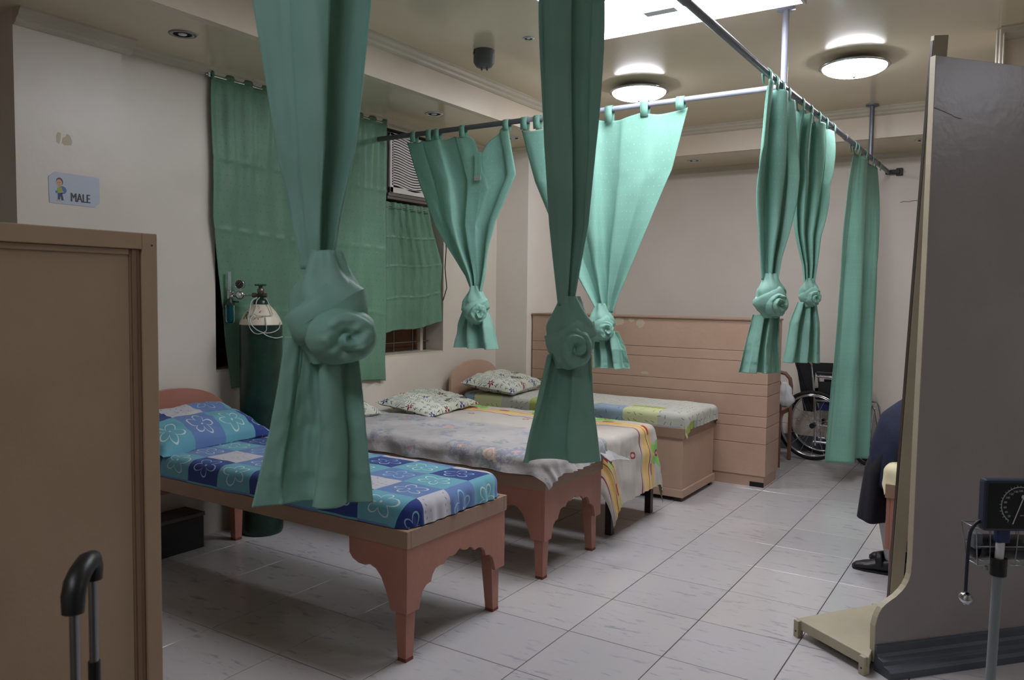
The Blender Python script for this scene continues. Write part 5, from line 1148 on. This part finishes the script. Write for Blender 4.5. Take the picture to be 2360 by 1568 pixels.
bv = [(1.30, 1.98, 0.68, 0.125), (1.305, 1.98, 0.82, 0.115), (1.30, 1.98, 0.97, 0.125), (1.29, 1.98, 1.10, 0.085), (1.28, 1.98, 1.175, 0.048), (1.265, 1.98, 1.235, 0.050), (1.255, 1.98, 1.31, 0.088), (1.255, 1.98, 1.385, 0.078),
      (1.24, 1.89, 0.655, 0.085), (1.06, 1.885, 0.625, 0.072), (0.925, 1.89, 0.575, 0.055), (0.945, 1.885, 0.40, 0.050), (0.975, 1.88, 0.20, 0.034), (0.99, 1.88, 0.10, 0.030),
      (1.24, 2.07, 0.655, 0.085), (1.06, 2.08, 0.625, 0.072), (0.93, 2.08, 0.575, 0.055), (0.97, 2.08, 0.40, 0.050), (1.02, 2.08, 0.20, 0.034), (1.04, 2.08, 0.10, 0.030),
      (1.285, 1.83, 1.075, 0.052), (1.20, 1.79, 0.89, 0.042), (1.17, 1.83, 0.93, 0.034), (1.15, 1.90, 0.965, 0.026),
      (1.285, 2.13, 1.075, 0.052), (1.22, 2.18, 0.89, 0.042), (1.18, 2.12, 0.93, 0.034), (1.16, 2.04, 0.97, 0.026)]
be_ = [(0, 1), (1, 2), (2, 3), (3, 4), (4, 5), (5, 6), (6, 7), (0, 8), (8, 9), (9, 10), (10, 11), (11, 12), (12, 13), (0, 14), (14, 15), (15, 16), (16, 17), (17, 18), (18, 19), (3, 20), (20, 21), (21, 22), (22, 23), (3, 24), (24, 25), (25, 26), (26, 27)]
# hands: palm and five fingers curled on the lap
for wrist, sgn in ((23, 1), (27, -1)):
    wx, wy, wz, _ = bv[wrist]; p = len(bv); bv.append((wx - 0.035, wy + sgn * 0.030, wz - 0.014, 0.022)); be_.append((wrist, p))
    for k, ln in enumerate((0.030, 0.036, 0.034, 0.026)):
        a = len(bv); off = (k - 1.5) * 0.017
        bv.append((wx - 0.055 + abs(off) * .2, wy + sgn * 0.045 + off, wz - 0.020, 0.0088)); bv.append((wx - 0.055 - ln, wy + sgn * 0.050 + off, wz - 0.036, 0.0080)); bv.append((wx - 0.060 - ln, wy + sgn * 0.050 + off, wz - 0.058, 0.0068))
        be_ += [(p, a), (a, a + 1), (a + 1, a + 2)]
    a = len(bv); bv.append((wx - 0.02, wy + sgn * 0.062, wz - 0.010, 0.0095)); bv.append((wx - 0.04, wy + sgn * 0.088, wz - 0.018, 0.0080)); be_ += [(p, a), (a, a + 1)]
body = skin('body', bv, be_, M_skin, pe)
bl = MB()
bl.ell((1.180, 1.98, 1.33), (0.018, 0.013, 0.022), 10, 8); obj(bl, 'nose', M_skin, pe)
for s_ in (-1, 1):
    b = MB(); b.ell((1.185, 1.98 + s_ * 0.032, 1.352), (0.010, 0.014, 0.008), 10, 8); obj(b, 'eye', M_white, pe)
    b = MB(); b.ell((1.177, 1.98 + s_ * 0.032, 1.352), (0.004, 0.006, 0.006), 8, 6); obj(b, 'iris', M_hair, pe)
    b = MB(); b.ell((1.265, 1.98 + s_ * 0.088, 1.335), (0.018, 0.008, 0.030), 10, 8); obj(b, 'ear', M_skin, pe)
b = MB(); b.ell((1.182, 1.98, 1.288), (0.008, 0.024, 0.006), 10, 6); obj(b, 'mouth', Mat('lips', (150, 80, 76), 0.5), pe)
b = MB()
def hairf(u, v):
    th = 2 * pi * u; ph = pi * 0.72 * v; r = 0.104 + 0.006 * nz(cos(th) * 3, sin(th) * 3, ph * 2); front = max(0, -cos(th))
    ph2 = ph * (1 - 0.52 * front ** 2)
    return Vector((1.265 + r * 1.02 * sin(ph2) * cos(th), 1.98 + r * 0.94 * sin(ph2) * sin(th), 1.355 + r * 1.05 * cos(ph2)))
b.grid(hairf, 28, 14); b.ell((1.38, 1.98, 1.36), (0.045, 0.05, 0.05), 14, 10); obj(b, 'hair', M_hair, pe, solid=0.008)
tv = [(1.30, 1.98, 0.70, 0.150), (1.305, 1.98, 0.83, 0.138), (1.30, 1.98, 0.98, 0.148), (1.288, 1.98, 1.12, 0.095), (1.285, 1.83, 1.085, 0.072), (1.20, 1.785, 0.89, 0.066), (1.178, 1.82, 0.93, 0.052), (1.165, 1.855, 0.948, 0.046), (1.285, 2.13, 1.085, 0.072), (1.22, 2.18, 0.89, 0.066), (1.19, 2.125, 0.93, 0.052), (1.175, 2.08, 0.95, 0.046)]
skin('tunic', tv, [(0, 1), (1, 2), (2, 3), (3, 4), (4, 5), (5, 6), (6, 7), (3, 8), (8, 9), (9, 10), (10, 11)], M_navy, pe)
def lap(rows, name, mat, seed):
    def fn(u, v):
        x, z, ht, hy, ang = interp(rows, v); th = 2 * pi * u; a = math.radians(ang); fold = 1 + 0.05 * sin(6 * th + v * 4 + seed) * v
        ny, nt = hy * sin(th) * fold, ht * cos(th) * fold
        return Vector((x - nt * sin(a), 1.98 + ny, z + nt * cos(a)))
    b = MB(); b.grid(fn, 48, 30); return obj(b, name, mat, pe, solid=0.003)
# rows: t, x, z, half thickness, half width, tilt of the cross section (0 = lying thigh, 90 = hanging)
lap([(0, 1.34, 0.68, 0.13, 0.20, 0), (0.35, 1.10, 0.635, 0.095, 0.205, 5), (0.55, 0.965, 0.59, 0.085, 0.205, 35), (0.68, 0.925, 0.50, 0.075, 0.20, 75), (1, 0.905, 0.262, 0.082, 0.20, 88)], 'skirt', M_navydark, 1.0)
lap([(0, 1.33, 0.76, 0.20, 0.21, 0), (0.35, 1.15, 0.74, 0.20, 0.22, 8), (0.6, 1.02, 0.66, 0.165, 0.22, 38), (0.8, 0.970, 0.56, 0.112, 0.215, 66), (1, 0.965, 0.44, 0.088, 0.21, 82)], 'tunic_hem', M_navy, 2.0)
for (x, y) in ((0.99, 1.88), (1.04, 2.08)):
    skin('stocking', [(x - 0.045, y, 0.42, 0.054), (x - 0.015, y, 0.20, 0.038), (x, y, 0.10, 0.033), (x + 0.005, y, 0.055, 0.030)], [(0, 1), (1, 2), (2, 3)], M_stocking, pe)
    b = MB()
    def shoe(u, v):
        th = 2 * pi * u; X = lerp(x + 0.075, x - 0.175, v)
        hw, ht = interp([(0, 0.012, 0.05), (0.06, 0.030, 0.075), (0.25, 0.035, 0.080), (0.5, 0.037, 0.066), (0.75, 0.042, 0.048), (0.93, 0.032, 0.034), (1.0, 0.006, 0.018)], v)
        return Vector((X, y + hw * cos(th), max(0.004, ht * 0.5 + ht * 0.5 * sin(th) * (1.0 if sin(th) > 0 else 1.0))))
    b.grid(shoe, 26, 28); so_ = obj(b, 'shoe', M_shoe, pe)
    b = MB(); b.prism([(x + 0.073, y - 0.030), (x + 0.073, y + 0.030), (x + 0.0, y + 0.037), (x - 0.11, y + 0.043), (x - 0.165, y + 0.028), (x - 0.176, y), (x - 0.165, y - 0.028), (x - 0.11, y - 0.043), (x + 0.0, y - 0.037)], (0, 0, 0), (1, 0, 0), (0, 1, 0), (0, 0, 0.010)); obj(b, 'sole', M_rubber, so_)
    b = MB()
    def strap(u, v): a = lerp(-0.15, pi + 0.15, u); return Vector((x - 0.03 - 0.03 * v - 0.008 * sin(a), y + 0.042 * cos(a), 0.030 + 0.062 * max(0, sin(a)) + 0.012 * (1 - v)))
    b.grid(strap, 16, 3); obj(b, 'strap', M_shoe, so_, solid=0.003)
